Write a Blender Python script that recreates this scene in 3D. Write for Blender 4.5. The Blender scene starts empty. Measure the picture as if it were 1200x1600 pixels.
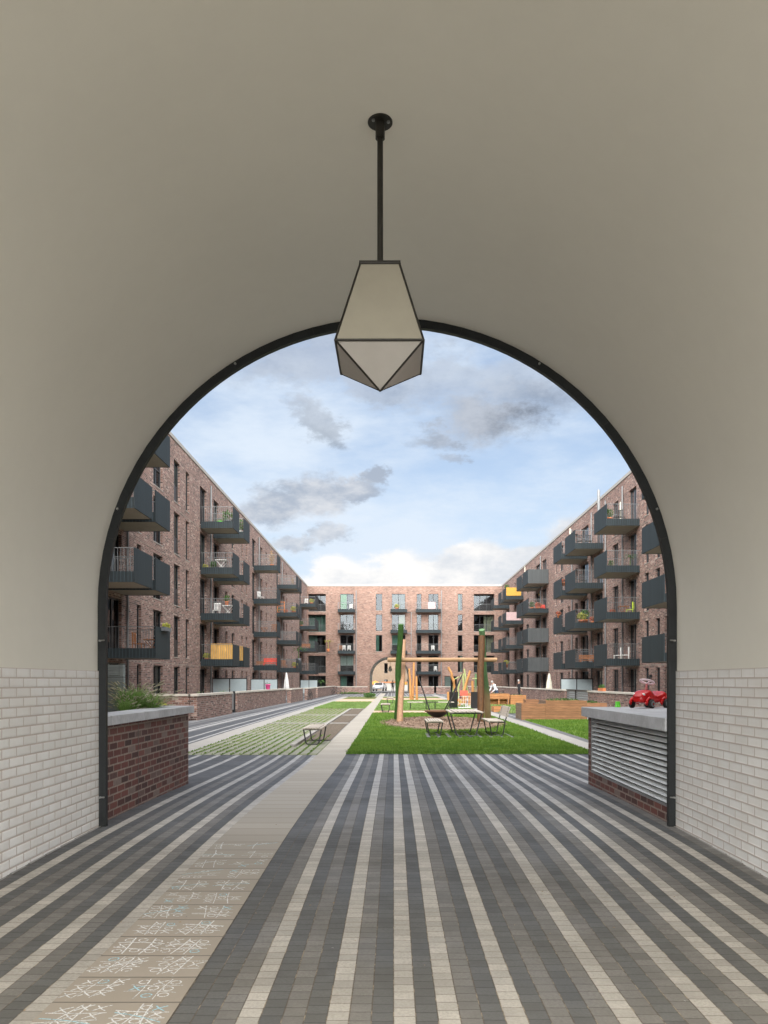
import bpy, math, random
import numpy as np
from mathutils import Vector, Matrix, noise as mnoise
R = math.radians
S = bpy.context.scene
C = S.collection
rnd = random.Random(7)

# ---------------------------------------------------------------- camera
EYE = 1.6; F = 1250.0; PX = 615.0; PY = 1065.0      # level camera, shifted lens
cd = bpy.data.cameras.new('camera'); cam = bpy.data.objects.new('camera', cd); C.objects.link(cam)
cam.location = (0, 0, EYE); cam.rotation_euler = (R(90), 0, 0)
cd.sensor_fit = 'VERTICAL'; cd.sensor_height = 24; cd.lens = 24*F/1600
cd.shift_x = -(PX-600)/1600.0; cd.shift_y = (PY-800)/1600.0
cd.clip_start = .05; cd.clip_end = 1500
S.camera = cam
S.render.resolution_x = 768; S.render.resolution_y = 1024
S.view_settings.view_transform = 'Standard'; S.view_settings.look = 'None'
S.view_settings.exposure = 1.15; S.view_settings.gamma = 1
# ---------------------------------------------------------------- node helper
class NT:
    def __init__(s, tree): s.t = tree; tree.nodes.clear()
    def n(s, typ, ins=None, **kw):
        nd = s.t.nodes.new(typ)
        for k, v in kw.items(): setattr(nd, k, v)
        for k, v in (ins or {}).items():
            if isinstance(v, bpy.types.NodeSocket): s.t.links.new(v, nd.inputs[k])
            else:
                nd.inputs[k].default_value = v
        return nd
    def m(s, op, a, b=0.0, c=0.0, clamp=False):
        nd = s.n('ShaderNodeMath', {0: a, 1: b, 2: c}, operation=op, use_clamp=clamp); return nd.outputs[0]
    def vm(s, op, a, b=(0, 0, 0)):
        nd = s.n('ShaderNodeVectorMath', {0: a, 1: b}, operation=op)
        return nd.outputs['Value'] if op in ('LENGTH', 'DOT_PRODUCT', 'DISTANCE') else nd.outputs[0]
    def mr(s, v, a, b, c=0.0, d=1.0, smooth=True):
        nd = s.n('ShaderNodeMapRange', {0: v, 1: a, 2: b, 3: c, 4: d}, interpolation_type='SMOOTHSTEP' if smooth else 'LINEAR'); return nd.outputs[0]
    def mix(s, f, a, b, bt='MIX'):
        nd = s.n('ShaderNodeMix', {0: f, 6: a, 7: b}, data_type='RGBA', blend_type=bt); return nd.outputs[2]
    def noise(s, vec, sc, det=3.0, rough=.5, out=0):
        nd = s.n('ShaderNodeTexNoise', {'Vector': vec, 'Scale': sc, 'Detail': det, 'Roughness': rough}); return nd.outputs[out]
    def ramp(s, f, stops):
        nd = s.n('ShaderNodeValToRGB', {0: f}); e = nd.color_ramp.elements
        e[0].position, e[0].color = stops[0][0], c4(stops[0][1]); e[1].position, e[1].color = stops[-1][0], c4(stops[-1][1])
        for p, c in stops[1:-1]: x = e.new(p); x.color = c4(c)
        return nd.outputs[0]
    def comb(s, x, y, z): return s.n('ShaderNodeCombineXYZ', {0: x, 1: y, 2: z}).outputs[0]
def c4(c): return (c[0], c[1], c[2], 1.0)
# ---------------------------------------------------------------- world: sky with clouds
SUN_EL, SUN_AZ = 52.0, 192.0       # azimuth measured from +Y clockwise: behind the camera, a little left
W = bpy.data.worlds.new('World'); S.world = W; W.use_nodes = True
t = NT(W.node_tree)
sky = t.n('ShaderNodeTexSky', sky_type='NISHITA', sun_disc=False, sun_elevation=R(SUN_EL), sun_rotation=R(SUN_AZ), air_density=1.0, dust_density=2.0, ozone_density=1.2)
d = t.n('ShaderNodeTexCoord').outputs['Generated']
dn = t.vm('NORMALIZE', d)
sp = t.n('ShaderNodeSeparateXYZ', {0: dn})
dz = sp.outputs[2]; dx = sp.outputs[0]; dy = sp.outputs[1]
nz = t.n('ShaderNodeTexNoise', {'Vector': t.vm('MULTIPLY', dn, (1, 1, 1.8)), 'Scale': 5.0, 'Detail': 12.0, 'Roughness': .68})
wob = t.vm('SUBTRACT', nz.outputs['Color'], (.5, .5, .5))
big = t.noise(t.vm('MULTIPLY', dn, (1, 1, 2.2)), 2.3, 6, .6)
fine = t.noise(t.vm('MULTIPLY', dn, (1, 1, 2.0)), 14.0, 6, .6)
def blob(px, py, a, b, w=.30, soft=.45):
    c = Vector(((px-PX)/F, 1, (PY-py)/F)).normalized()
    q = t.vm('ADD', t.vm('SUBTRACT', dn, tuple(c)), t.vm('MULTIPLY', wob, (w, w, w*.6)))
    q = t.vm('DIVIDE', q, (a/F, .6, b/F))
    return t.mr(t.vm('LENGTH', q), 1.0, soft, 0, 1)
hz = t.mr(dz, 0.0, .42, 1.0, 0.0)
base = t.n('ShaderNodeBackground', {0: t.mix(.10, sky.outputs[0], (3.0, 3.4, 3.8, 1)), 1: .085})
# thin veil
veil_f = t.m('ADD', t.mr(t.noise(t.vm('MULTIPLY', dn, (1, 1, 3.0)), 3.2, 7, .62), .34, .70, .12, .88), t.m('MULTIPLY', hz, .42), clamp=True)
veil = t.n('ShaderNodeBackground', {0: (.70, .79, .90, 1), 1: .50})
s1 = t.n('ShaderNodeMixShader', {0: veil_f, 1: base.outputs[0], 2: veil.outputs[0]}).outputs[0]
# grey cloud smudges
g = t.m('MAXIMUM', blob(775, 650, 95, 58, .30, .1), t.m('MULTIPLY', blob(690, 688, 62, 30, .30, .2), .8))
g = t.m('MAXIMUM', g, t.m('MULTIPLY', blob(835, 600, 130, 62, .34, .1), .7))
g = t.m('MAXIMUM', g, t.m('MULTIPLY', blob(715, 735, 34, 16, .3, .2), .6))
g = t.m('MAXIMUM', g, t.m('MULTIPLY', blob(500, 668, 58, 44, .3), .62))
g = t.m('MAXIMUM', g, t.m('MULTIPLY', blob(560, 560, 230, 60, .4), .6))
g = t.m('MAXIMUM', g, t.m('MULTIPLY', blob(760, 570, 190, 60, .4), .5))
up = t.mr(dz, .42, .55, 0, .75)
g = t.m('MAXIMUM', g, t.m('MULTIPLY', up, t.mr(big, .35, .65)))
gcol = t.mix(t.mr(nz.outputs[0], .35, .62), (.22, .26, .33, 1), (.62, .67, .76, 1))
grey = t.n('ShaderNodeBackground', {0: gcol, 1: .39})
s2 = t.n('ShaderNodeMixShader', {0: t.m('MULTIPLY', g, .95), 1: s1, 2: grey.outputs[0]}).outputs[0]
# mid cumulus, lit top and grey base
def puffs(specs, w, soft):
    r = None
    for sp_ in specs:
        b_ = blob(*sp_, w, soft); r = b_ if r is None else t.m('MAXIMUM', r, b_)
    return r
p1 = puffs([(430, 792, 62, 34), (492, 778, 66, 36), (556, 768, 52, 20), (592, 752, 26, 16)], .17, .50)
p2 = puffs([(470, 850, 40, 15), (512, 835, 34, 20)], .17, .45)
p = t.m('MAXIMUM', p1, t.m('MULTIPLY', p2, .9))
shade = t.mr(t.m('ADD', t.m('MULTIPLY', dx, -1.2), t.m('MULTIPLY', t.m('SUBTRACT', fine, .5), 1.2)), -.05, .30, 0, 1)
pc = t.n('ShaderNodeBackground', {0: t.mix(shade, (.40, .46, .56, 1), (.72, .74, .78, 1)), 1: .47})
s3 = t.n('ShaderNodeMixShader', {0: t.m('MULTIPLY', p, .92), 1: s2, 2: pc.outputs[0]}).outputs[0]
# bright cumulus bank over the horizon
cell = t.n('ShaderNodeTexVoronoi', {'Vector': t.vm('ADD', t.vm('MULTIPLY', dn, (1, 1, 1.5)), t.vm('MULTIPLY', wob, (.08, .08, .08))), 'Scale': 17.0, 'Smoothness': .5}, feature='SMOOTH_F1').outputs[0]
topl = t.m('ADD', t.m('MULTIPLY', dx, .15), .163)
edge = t.m('SUBTRACT', t.m('ADD', topl, t.m('ADD', t.m('MULTIPLY', t.m('SUBTRACT', nz.outputs[0], .5), .09), t.m('MULTIPLY', t.m('SUBTRACT', .45, cell), .05))), dz)
bk = t.mr(edge, -.004, .014, 0, 1)
bcol = t.mix(t.mr(t.m('ADD', fine, t.m('MULTIPLY', dx, .8)), .42, .80), (1, .985, .965, 1), (.70, .74, .80, 1))
bank = t.n('ShaderNodeBackground', {0: bcol, 1: .47})
s4 = t.n('ShaderNodeMixShader', {0: bk, 1: s3, 2: bank.outputs[0]}).outputs[0]
# fill light added to the unseen sky behind the camera and overhead
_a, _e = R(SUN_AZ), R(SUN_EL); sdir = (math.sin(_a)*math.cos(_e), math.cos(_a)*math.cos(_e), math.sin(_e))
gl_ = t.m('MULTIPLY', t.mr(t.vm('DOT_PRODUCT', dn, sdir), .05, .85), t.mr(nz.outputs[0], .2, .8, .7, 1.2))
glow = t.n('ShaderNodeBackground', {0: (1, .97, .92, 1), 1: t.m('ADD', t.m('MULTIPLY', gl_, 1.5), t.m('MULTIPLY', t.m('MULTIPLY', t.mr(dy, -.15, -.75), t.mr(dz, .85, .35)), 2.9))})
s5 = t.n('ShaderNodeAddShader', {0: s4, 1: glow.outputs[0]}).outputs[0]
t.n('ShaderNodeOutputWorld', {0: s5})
# ---------------------------------------------------------------- sun
sl = bpy.data.lights.new('sun', 'SUN'); sl.energy = .9; sl.angle = R(16); sl.color = (1, .95, .88)
so = bpy.data.objects.new('sun', sl); C.objects.link(so)
az, el = R(SUN_AZ), R(SUN_EL)
sd = Vector((math.sin(az)*math.cos(el), math.cos(az)*math.cos(el), math.sin(el)))
so.rotation_euler = sd.to_track_quat('Z', 'Y').to_euler(); so.location = (0, -20, 40)

# ---------------------------------------------------------------- ground profile
def gz(y):
    def sm(a, b, v): v = min(1, max(0, (v-a)/(b-a))); return v*v*(3-2*v)
    return .07*sm(4.0, 8.4, y) - .10*sm(9.2, 17.0, y) + .03*sm(19, 28, y)

# ---------------------------------------------------------------- materials
MATS = {}
def mat(name):
    m = bpy.data.materials.new(name); m.use_nodes = True; MATS[name] = m; return m, NT(m.node_tree)
def fin(t, col, rough=.7, bump=None, bs=.3, bd=.01, **kw):
    ins = {'Base Color': col, 'Roughness': rough}
    ins.update(kw)
    if bump is not None:
        ins['Normal'] = t.n('ShaderNodeBump', {'Height': bump, 'Strength': bs, 'Distance': bd}).outputs[0]
    b = t.n('ShaderNodeBsdfPrincipled', ins)
    t.n('ShaderNodeOutputMaterial', {0: b.outputs[0]}); return b
def plain(name, col, rough=.6, var=.25, sc=6.0, metal=0.0, bump=.15, bd=.004, spec=.5, stretch=None):
    m, t = mat(name)
    co = t.n('ShaderNodeTexCoord').outputs['Object']
    if stretch: co = t.vm('MULTIPLY', co, stretch)
    n = t.noise(co, sc, 5, .6); n2 = t.noise(co, sc*7, 3, .6)
    f = t.m('ADD', t.m('MULTIPLY', n, .65), t.m('MULTIPLY', n2, .35))
    lo = tuple(c*(1-var) for c in col); hi = tuple(min(1, c*(1+var)) for c in col)
    c_ = t.mix(t.mr(f, .3, .7), c4(lo), c4(hi))
    fin(t, c_, t.mr(n, .3, .7, max(.02, rough-.08), min(1, rough+.08)), n2, bump, bd, **{'Metallic': metal, 'Specular IOR Level': spec})
    return m
def brick(name, cols, mortar, bw=.25, bh=.0833, ms=.011, rough=.8, bump=.6, bd=.006, stain=.5, offset=.5):
    m, t = mat(name)
    uv = t.n('ShaderNodeTexCoord').outputs['UV']
    nw = t.noise(uv, 9, 2, .5, 1)
    uv2 = t.vm('ADD', uv, t.vm('MULTIPLY', t.vm('SUBTRACT', nw, (.5, .5, .5)), (.006, .006, 0)))
    b = t.n('ShaderNodeTexBrick', {'Vector': uv2, 'Color1': (0, 0, 0, 1), 'Color2': (1, 1, 1, 1), 'Mortar': (.5, .5, .5, 1), 'Scale': 1.0, 'Mortar Size': ms, 'Mortar Smooth': .15, 'Bias': 0.0, 'Brick Width': bw, 'Row Height': bh}, offset=offset)
    rv = t.n('ShaderNodeSeparateColor', {0: b.outputs[0]}).outputs[0]
    k = len(cols); col = t.ramp(rv, [(i/(k-1), c) for i, c in enumerate(cols)])
    n1 = t.noise(uv, 26, 4, .65); n0 = t.noise(uv, .5, 4, .6)
    col = t.mix(t.mr(n1, .3, .75, 0, .35), col, t.mix(1.0, col, (.45, .42, .42, 1), 'MULTIPLY'))
    mt = t.mix(t.mr(n1, .35, .65), c4(mortar), c4(tuple(c*.72 for c in mortar)))
    col = t.mix(b.outputs[1], col, mt)
    col = t.mix(t.mr(n0, .25, .75, 0, stain), col, t.mix(1.0, col, (.62, .6, .6, 1), 'MULTIPLY'))
    h = t.m('ADD', t.m('SUBTRACT', 1.0, b.outputs[1]), t.m('MULTIPLY', n1, .5))
    fin(t, col, rough, h, bump, bd); return m
WINGBR = brick('wing_brick', [(.055, .032, .028), (.14, .072, .056), (.225, .115, .090), (.295, .160, .127), (.19, .098, .078), (.44, .33, .28)], (.34, .29, .26))
FARBR = brick('far_brick', [(.095, .052, .041), (.17, .092, .070), (.235, .128, .097), (.28, .155, .118), (.19, .104, .080), (.34, .235, .185)], (.32, .245, .20))
REDBR = brick('red_brick', [(.055, .030, .028), (.12, .044, .037), (.16, .056, .046), (.19, .075, .060), (.09, .038, .034), (.22, .17, .15)], (.30, .235, .20), bump=.9)
TANBR = brick('tan_brick', [(.22, .155, .10), (.27, .19, .12), (.31, .22, .15)], (.29, .24, .19))
# glazed pale bricks of the passage, every brick with a chamfered edge
def tile_mat():
    m, t = mat('glazed_brick')
    uv = t.n('ShaderNodeTexCoord').outputs['UV']
    def bn(ms, sm): return t.n('ShaderNodeTexBrick', {'Vector': uv, 'Color1': (0, 0, 0, 1), 'Color2': (1, 1, 1, 1), 'Mortar': (.5, .5, .5, 1), 'Scale': 1.0, 'Mortar Size': ms, 'Mortar Smooth': sm, 'Brick Width': .249, 'Row Height': .08157}, offset=.5)
    a = bn(.0062, .1); b = bn(.020, 1.0)
    rv = t.n('ShaderNodeSeparateColor', {0: a.outputs[0]}).outputs[0]
    n = t.noise(uv, 3, 4, .6); n2 = t.noise(uv, 40, 3, .6)
    col = t.mix(rv, (.70, .70, .69, 1), (.81, .81, .80, 1))
    col = t.mix(t.mr(n, .3, .7, 0, .5), col, (.64, .61, .57, 1))
    col = t.mix(a.outputs[1], col, (.50, .44, .40, 1))
    h = t.m('ADD', t.m('MULTIPLY', t.m('SUBTRACT', 1.0, b.outputs[1]), .5), t.m('MULTIPLY', t.m('SUBTRACT', 1.0, a.outputs[1]), .6))
    h = t.m('ADD', h, t.m('MULTIPLY', n2, .05))
    fin(t, col, t.mix(a.outputs[1], (.28, .28, .28, 1), (.85, .85, .85, 1)), h, .7, .009); return m
TILE = tile_mat()
PLASTER = plain('passage_plaster', (.65, .632, .565), .85, .02, .9, bump=.16, bd=.003)
OUTPL = plain('grey_render', (.5, .48, .45), .85, .08, 2)
STEEL = plain('dark_steel', (.010, .012, .013), .5, .35, 5, metal=.0, bump=.1, spec=.35)
RODST = plain('rod_steel', (.02, .018, .014), .45, .4, 20, metal=.2)
BOLT = plain('bolt_steel', (.35, .35, .34), .35, .1, 30, metal=.9)
def pane_opal(name, col, rough, tl):
    m, t = mat(name)
    co = t.n('ShaderNodeTexCoord').outputs['Object']
    n = t.noise(co, 5, 4, .6)
    c_ = t.mix(t.mr(n, .3, .7), c4(tuple(c*.93 for c in col)), c4(col))
    b = t.n('ShaderNodeBsdfPrincipled', {'Base Color': c_, 'Roughness': rough})
    tr = t.n('ShaderNodeBsdfTranslucent', {0: c4(col)})
    x = t.n('ShaderNodeMixShader', {0: tl, 1: b.outputs[0], 2: tr.outputs[0]})
    t.n('ShaderNodeOutputMaterial', {0: x.outputs[0]}); return m
OPAL = pane_opal('opal_glass', (.37, .345, .28), .3, .12)
OPAL2 = pane_opal('opal_glass_lower', (.50, .475, .44), .10, .12)
CLAD = None
def clad_mat(name, col, w=.14):
    m, t = mat(name)
    uv = t.n('ShaderNodeTexCoord').outputs['UV']
    u = t.n('ShaderNodeSeparateXYZ', {0: uv}).outputs[0]
    q = t.m('FRACT', t.m('DIVIDE', u, w)); idx = t.m('FLOOR', t.m('DIVIDE', u, w))
    gr = t.mr(t.m('ABSOLUTE', t.m('SUBTRACT', q, .5)), .40, .48, 0, 1)
    rn = t.n('ShaderNodeTexWhiteNoise', {'W': idx}, noise_dimensions='1D').outputs[0]
    st = t.noise(t.vm('MULTIPLY', uv, (18, 1.5, 1)), 1.0, 4, .6)
    c_ = t.mix(rn, c4(tuple(c*.8 for c in col)), c4(tuple(c*1.2 for c in col)))
    c_ = t.mix(t.mr(st, .35, .75, 0, .35), c_, c4(tuple(c*1.7 for c in col)))
    c_ = t.mix(gr, c_, c4(tuple(c*3.2 for c in col)))
    fin(t, c_, .62, gr, .6, .01, **{'Specular IOR Level': .3}); return m
CLAD = clad_mat('balcony_cladding', (.011, .017, .020))
CLADG = clad_mat('balcony_cladding_grey', (.045, .050, .052), .11)
RAILM = plain('rail_metal', (.16, .17, .175), .4, .2, 20, metal=.4)
SOFF = plain('soffit_concrete', (.28, .25, .21), .85, .12, 2)
CONC = plain('pale_concrete', (.31, .30, .285), .8, .14, 3.5, bump=.3)
CONCD = plain('grey_concrete', (.43, .44, .455), .7, .2, 3.0, bump=.3)
COPM = plain('coping_stone', (.46, .43, .38), .8, .1, 3)
ROOFE = plain('roof_edge_metal', (.30, .28, .25), .45, .08, 2)
FRAME = plain('window_frame', (.018, .02, .022), .4, .2, 10)
PIPE = plain('zinc_pipe', (.20, .205, .21), .5, .12, 6, metal=.1)
def glass_mat(name, tint, refl=.22):
    m, t = mat(name)
    co = t.n('ShaderNodeTexCoord').outputs['Object']
    fr = t.n('ShaderNodeFresnel', {0: 1.5}).outputs[0]
    f = t.m('ADD', t.m('MULTIPLY', fr, 1.3), refl*.3, clamp=True)
    tr = t.n('ShaderNodeBsdfTransparent', {0: c4(tint)})
    nrm = t.n('ShaderNodeBump', {'Height': t.noise(co, 1.3, 2), 'Strength': .10, 'Distance': .05}).outputs[0]
    gl = t.n('ShaderNodeBsdfGlossy', {'Color': (.40, .44, .48, 1), 'Roughness': .03, 'Normal': nrm})
    x = t.n('ShaderNodeMixShader', {0: f, 1: tr.outputs[0], 2: gl.outputs[0]})
    t.n('ShaderNodeOutputMaterial', {0: x.outputs[0]}); return m
GLASS = glass_mat('window_glass', (.55, .62, .6))
FROST = pane_opal('frosted_glass', (.50, .58, .60), .25, .25)
ROOM = plain('room_dark', (.035, .035, .034), .9, .5, .4)
CURT = {k: plain('curtain_'+k, v, .9, .2, 9, stretch=(6, 6, .6)) for k, v in dict(white=(.55, .56, .54), cream=(.55, .50, .38), green=(.10, .42, .10), teal=(.20, .34, .28), grey=(.22, .23, .24)).items()}
def rgb(name, c, r=.5, **k): return plain(name, c, r, k.pop('var', .18), k.pop('sc', 8), **k)
WHITE = rgb('white_paint', (.72, .72, .70), .4); BLACK = rgb('black_paint', (.02, .02, .022), .45); PINK = rgb('pink_plastic', (.75, .08, .30), .4)
REDP = rgb('red_plastic', (.55, .012, .014), .22, var=.08); RUBBER = rgb('rubber', (.018, .018, .018), .65); GREENP = rgb('green_plastic', (.12, .62, .04), .35)
ORANGE = rgb('orange_fabric', (.72, .24, .04), .7); YEL = rgb('yellow_cloth', (.42, .235, .035), .8); PINKC = rgb('pale_pink_cloth', (.36, .26, .26), .8); REDC = rgb('red_cloth', (.70, .06, .03), .6)
TERRA = rgb('terracotta', (.50, .17, .07), .8); GREYP = rgb('grey_pot', (.10, .11, .12), .6); BEIGEC = rgb('beige_cloth', (.62, .60, .50), .85); SKIN = rgb('skin', (.55, .34, .25), .5)
WHEELW = rgb('pale_pink_plastic', (.75, .62, .66), .35); TYREG = rgb('grey_hub', (.25, .27, .27), .5)
STEELB = rgb('bench_steel', (.06, .065, .068), .35, metal=.4)
def wood(name, col, var=.3, board=0, ax=(1, 8, 8), gap=.5):
    m, t = mat(name)
    co = t.n('ShaderNodeTexCoord').outputs['Object']; uv = t.n('ShaderNodeTexCoord').outputs['UV']
    g = t.noise(t.vm('MULTIPLY', co, ax), 3.0, 6, .65); g2 = t.noise(co, 2.0, 3)
    c_ = t.mix(t.mr(g, .3, .72), c4(tuple(c*(1-var) for c in col)), c4(tuple(min(1, c*(1+var)) for c in col)))
    c_ = t.mix(t.mr(g2, .4, .75, 0, .35), c_, c4(tuple(c*.6 for c in col)))
    h = g
    if board:
        v = t.n('ShaderNodeSeparateXYZ', {0: uv}).outputs[0 if board < 0 else 1]; bw = abs(board)
        q = t.m('FRACT', t.m('DIVIDE', v, bw)); idx = t.m('FLOOR', t.m('DIVIDE', v, bw))
        gr = t.mr(t.m('ABSOLUTE', t.m('SUBTRACT', q, .5)), .455, .49, 0, 1)
        rn = t.n('ShaderNodeTexWhiteNoise', {'W': idx}, noise_dimensions='1D').outputs[0]
        c_ = t.mix(t.m('MULTIPLY', rn, .4), c_, c4(tuple(c*.62 for c in col)))
        c_ = t.mix(t.m('MULTIPLY', gr, .85), c_, c4(tuple(c*.15 for c in col)))
        h = t.m('SUBTRACT', g, t.m('MULTIPLY', gr, 2.0))
    fin(t, c_, .75, h, .4, .006); return m
SLATW = wood('bench_slat_wood', (.47, .42, .37), .2)
PLANTW = wood('planter_larch', (.34, .17, .085), .3, .118, (1, 1, 9))
PLANTW2 = wood('planter_larch_new', (.48, .22, .085), .22, .15, (1, 1, 9))
PLANTEND = wood('planter_larch_weathered', (.25, .18, .13), .25, .118, (1, 1, 9))
GREYW = wood('grey_fence_wood', (.30, .34, .345), .25, .185, (1, 1, 9))
BAMB = wood('bamboo', (.62, .36, .10), .3, -.16, (9, 9, 1))
NATW = wood('robinia_pale', (.34, .20, .115), .28, 0, (9, 9, .8))
BROWNW = wood('robinia_brown', (.10, .045, .014), .4, 0, (9, 9, .8))
BEAMW = wood('beam_wood', (.38, .24, .13), .22, 0, (.7, 9, 9))
ORW = wood('orange_wood', (.52, .25, .085), .22, 0, (9, 9, .8))
GREENW = wood('green_stained_wood', (.035, .105, .018), .4, 0, (9, 9, .8))
PALEG = wood('pale_green_wood', (.40, .46, .20), .2, 0, (9, 9, .8))
BRNF = wood('brown_furniture_wood', (.28, .11, .04), .3)
def green_nat():
    m, t = mat('green_wood_fading')
    co = t.n('ShaderNodeTexCoord').outputs['Object']
    g = t.noise(t.vm('MULTIPLY', co, (9, 9, .8)), 3, 6, .65)
    z = t.n('ShaderNodeSeparateXYZ', {0: co}).outputs[2]
    f = t.mr(t.m('ADD', z, t.m('MULTIPLY', g, .8)), 1.2, 1.9)
    a = t.mix(g, (.26, .19, .11, 1), (.40, .29, .17, 1)); b = t.mix(g, (.05, .12, .05, 1), (.14, .26, .12, 1))
    fin(t, t.mix(f, a, b), .8, g, .4, .006); return m
GREENN = green_nat()
def ground_mat(name, c1, c2, c3, sc, bump=.5, bd=.02, rough=.95, th=(.35, .65)):
    m, t = mat(name)
    co = t.n('ShaderNodeTexCoord').outputs['Object']
    n = t.noise(co, sc, 6, .7); n2 = t.noise(co, sc*.12, 4, .6)
    c_ = t.mix(t.mr(n, *th), c4(c1), c4(c2)); c_ = t.mix(t.mr(n2, .4, .7, 0, .7), c_, c4(c3))
    fin(t, c_, rough, n, bump, bd); return m
SOIL = ground_mat('soil', (.06, .045, .035), (.17, .135, .10), (.10, .085, .06), 14)
LAWN = ground_mat('lawn_ground', (.06, .125, .014), (.13, .22, .028), (.16, .20, .05), 22, .8, .03)
LAWN2 = ground_mat('lawn_ground_dry', (.06, .085, .02), (.13, .16, .04), (.17, .17, .06), 12, .8, .03)
CHIPS = ground_mat('wood_chips', (.13, .085, .06), (.42, .30, .22), (.27, .19, .14), 24, 1.0, .05)
SANDP = ground_mat('pink_gravel', (.42, .28, .20), (.56, .39, .29), (.50, .36, .27), 40)
ASPH = ground_mat('street_surface', (.16, .16, .16), (.24, .24, .23), (.2, .2, .2), 8, .2)
CHALK = None
def chalk(name, c):
    m, t = mat(name)
    co = t.n('ShaderNodeTexCoord').outputs['Object']
    f = t.mr(t.noise(co, 90, 3, .7), .32, .54, .20, .80)
    b = t.n('ShaderNodeBsdfDiffuse', {0: c4(c)}); tr = t.n('ShaderNodeBsdfTransparent')
    x = t.n('ShaderNodeMixShader', {0: f, 1: tr.outputs[0], 2: b.outputs[0]})
    t.n('ShaderNodeOutputMaterial', {0: x.outputs[0]}); return m
CHALKW = chalk('chalk_white', (.92, .92, .90)); CHALKB = chalk('chalk_blue', (.50, .80, .90))
CW = .106; RH = .0995
def paver(name, col):
    m, t = mat(name)
    co = t.n('ShaderNodeTexCoord').outputs['Object']
    s = t.n('ShaderNodeSeparateXYZ', {0: co}); x, y = s.outputs[0], s.outputs[1]
    cx = t.m('DIVIDE', x, CW); ci = t.m('FLOOR', cx)
    off = t.n('ShaderNodeTexWhiteNoise', {'W': ci}, noise_dimensions='1D').outputs[0]
    ry = t.m('ADD', t.m('DIVIDE', y, RH), off); ri = t.m('FLOOR', ry)
    rn = t.n('ShaderNodeTexWhiteNoise', {'Vector': t.comb(ci, ri, 0)}, noise_dimensions='3D').outputs[0]
    ex = t.m('ABSOLUTE', t.m('SUBTRACT', t.m('FRACT', cx), .5)); ey = t.m('ABSOLUTE', t.m('SUBTRACT', t.m('FRACT', ry), .5))
    nz = t.noise(co, 30, 3, .6)
    e = t.m('ADD', t.m('MAXIMUM', ex, ey), t.m('MULTIPLY', t.m('SUBTRACT', nz, .5), .03))
    wob_ = t.m('MULTIPLY', t.m('SUBTRACT', nz, .5), .03)
    jr = t.mr(t.m('ADD', ey, wob_), .450, .482, 0, 1); jcl = t.mr(t.m('ADD', ex, wob_), .462, .486, 0, 1); joint = t.m('MAXIMUM', jr, jcl)
    n = t.noise(co, 60, 4, .7); n0 = t.noise(co, .9, 5, .6); n1 = t.noise(co, 7, 4, .6)
    c_ = t.mix(rn, c4(tuple(c*.80 for c in col)), c4(tuple(c*1.18 for c in col)))
    c_ = t.mix(t.mr(n, .35, .70, 0, .6), c_, c4(tuple(c*.60 for c in col)))
    c_ = t.mix(t.mr(n1, .45, .75, 0, .22), c_, c4(tuple(c*1.5 for c in col)))
    # warm passage light tinted into the paver colour, fading out towards the courtyard
    warm_tint = t.m('MULTIPLY', t.mr(t.m('ADD', y, t.m('MULTIPLY', n0, 5.0)), 5.0, 11.5, 1, 0), t.mr(n0, .2, .7, .04, .26))
    c_ = t.mix(warm_tint, c_, (.285, .255, .185, 1))
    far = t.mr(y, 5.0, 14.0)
    c_ = t.mix(t.m('MULTIPLY', t.mr(y, 6.5, 13.0), .9), c_, t.mix(1.0, c_, (.72, .79, .93, 1), 'MULTIPLY'))  # bluish courtyard daylight put into the paver colour
    spot = t.mr(t.noise(co, 2.3, 6, .75), .60, .68, 0, .28)
    c_ = t.mix(spot, c_, t.mix(1.0, c_, (.55, .52, .48, 1), 'MULTIPLY'))
    jc = t.mix(far, (.11, .085, .06, 1), (.05, .05, .052, 1))
    c_ = t.mix(t.m('MULTIPLY', jr, .9), c_, t.mix(1.0, c_, (.48, .46, .44, 1), 'MULTIPLY'))
    sand = t.m('MULTIPLY', t.mr(t.noise(co, 9, 4, .7), .48, .62), t.mr(y, 9, 4))
    c_ = t.mix(t.m('MULTIPLY', jcl, .85), c_, t.mix(sand, jc, (.34, .27, .18, 1)))
    c_ = t.mix(t.mr(n0, .3, .75, 0, .25), c_, t.mix(1.0, c_, (.6, .6, .6, 1), 'MULTIPLY'))
    h = t.m('ADD', t.m('SUBTRACT', 1.0, joint), t.m('MULTIPLY', n, .25))
    fin(t, c_, t.mr(n0, .3, .7, .55, .8), h, .55, .006); return m
PAVL = paver('paver_light', (.485, .45, .395)); PAVM = paver('paver_mid', (.185, .175, .160)); PAVD = paver('paver_dark', (.100, .102, .102))
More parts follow.
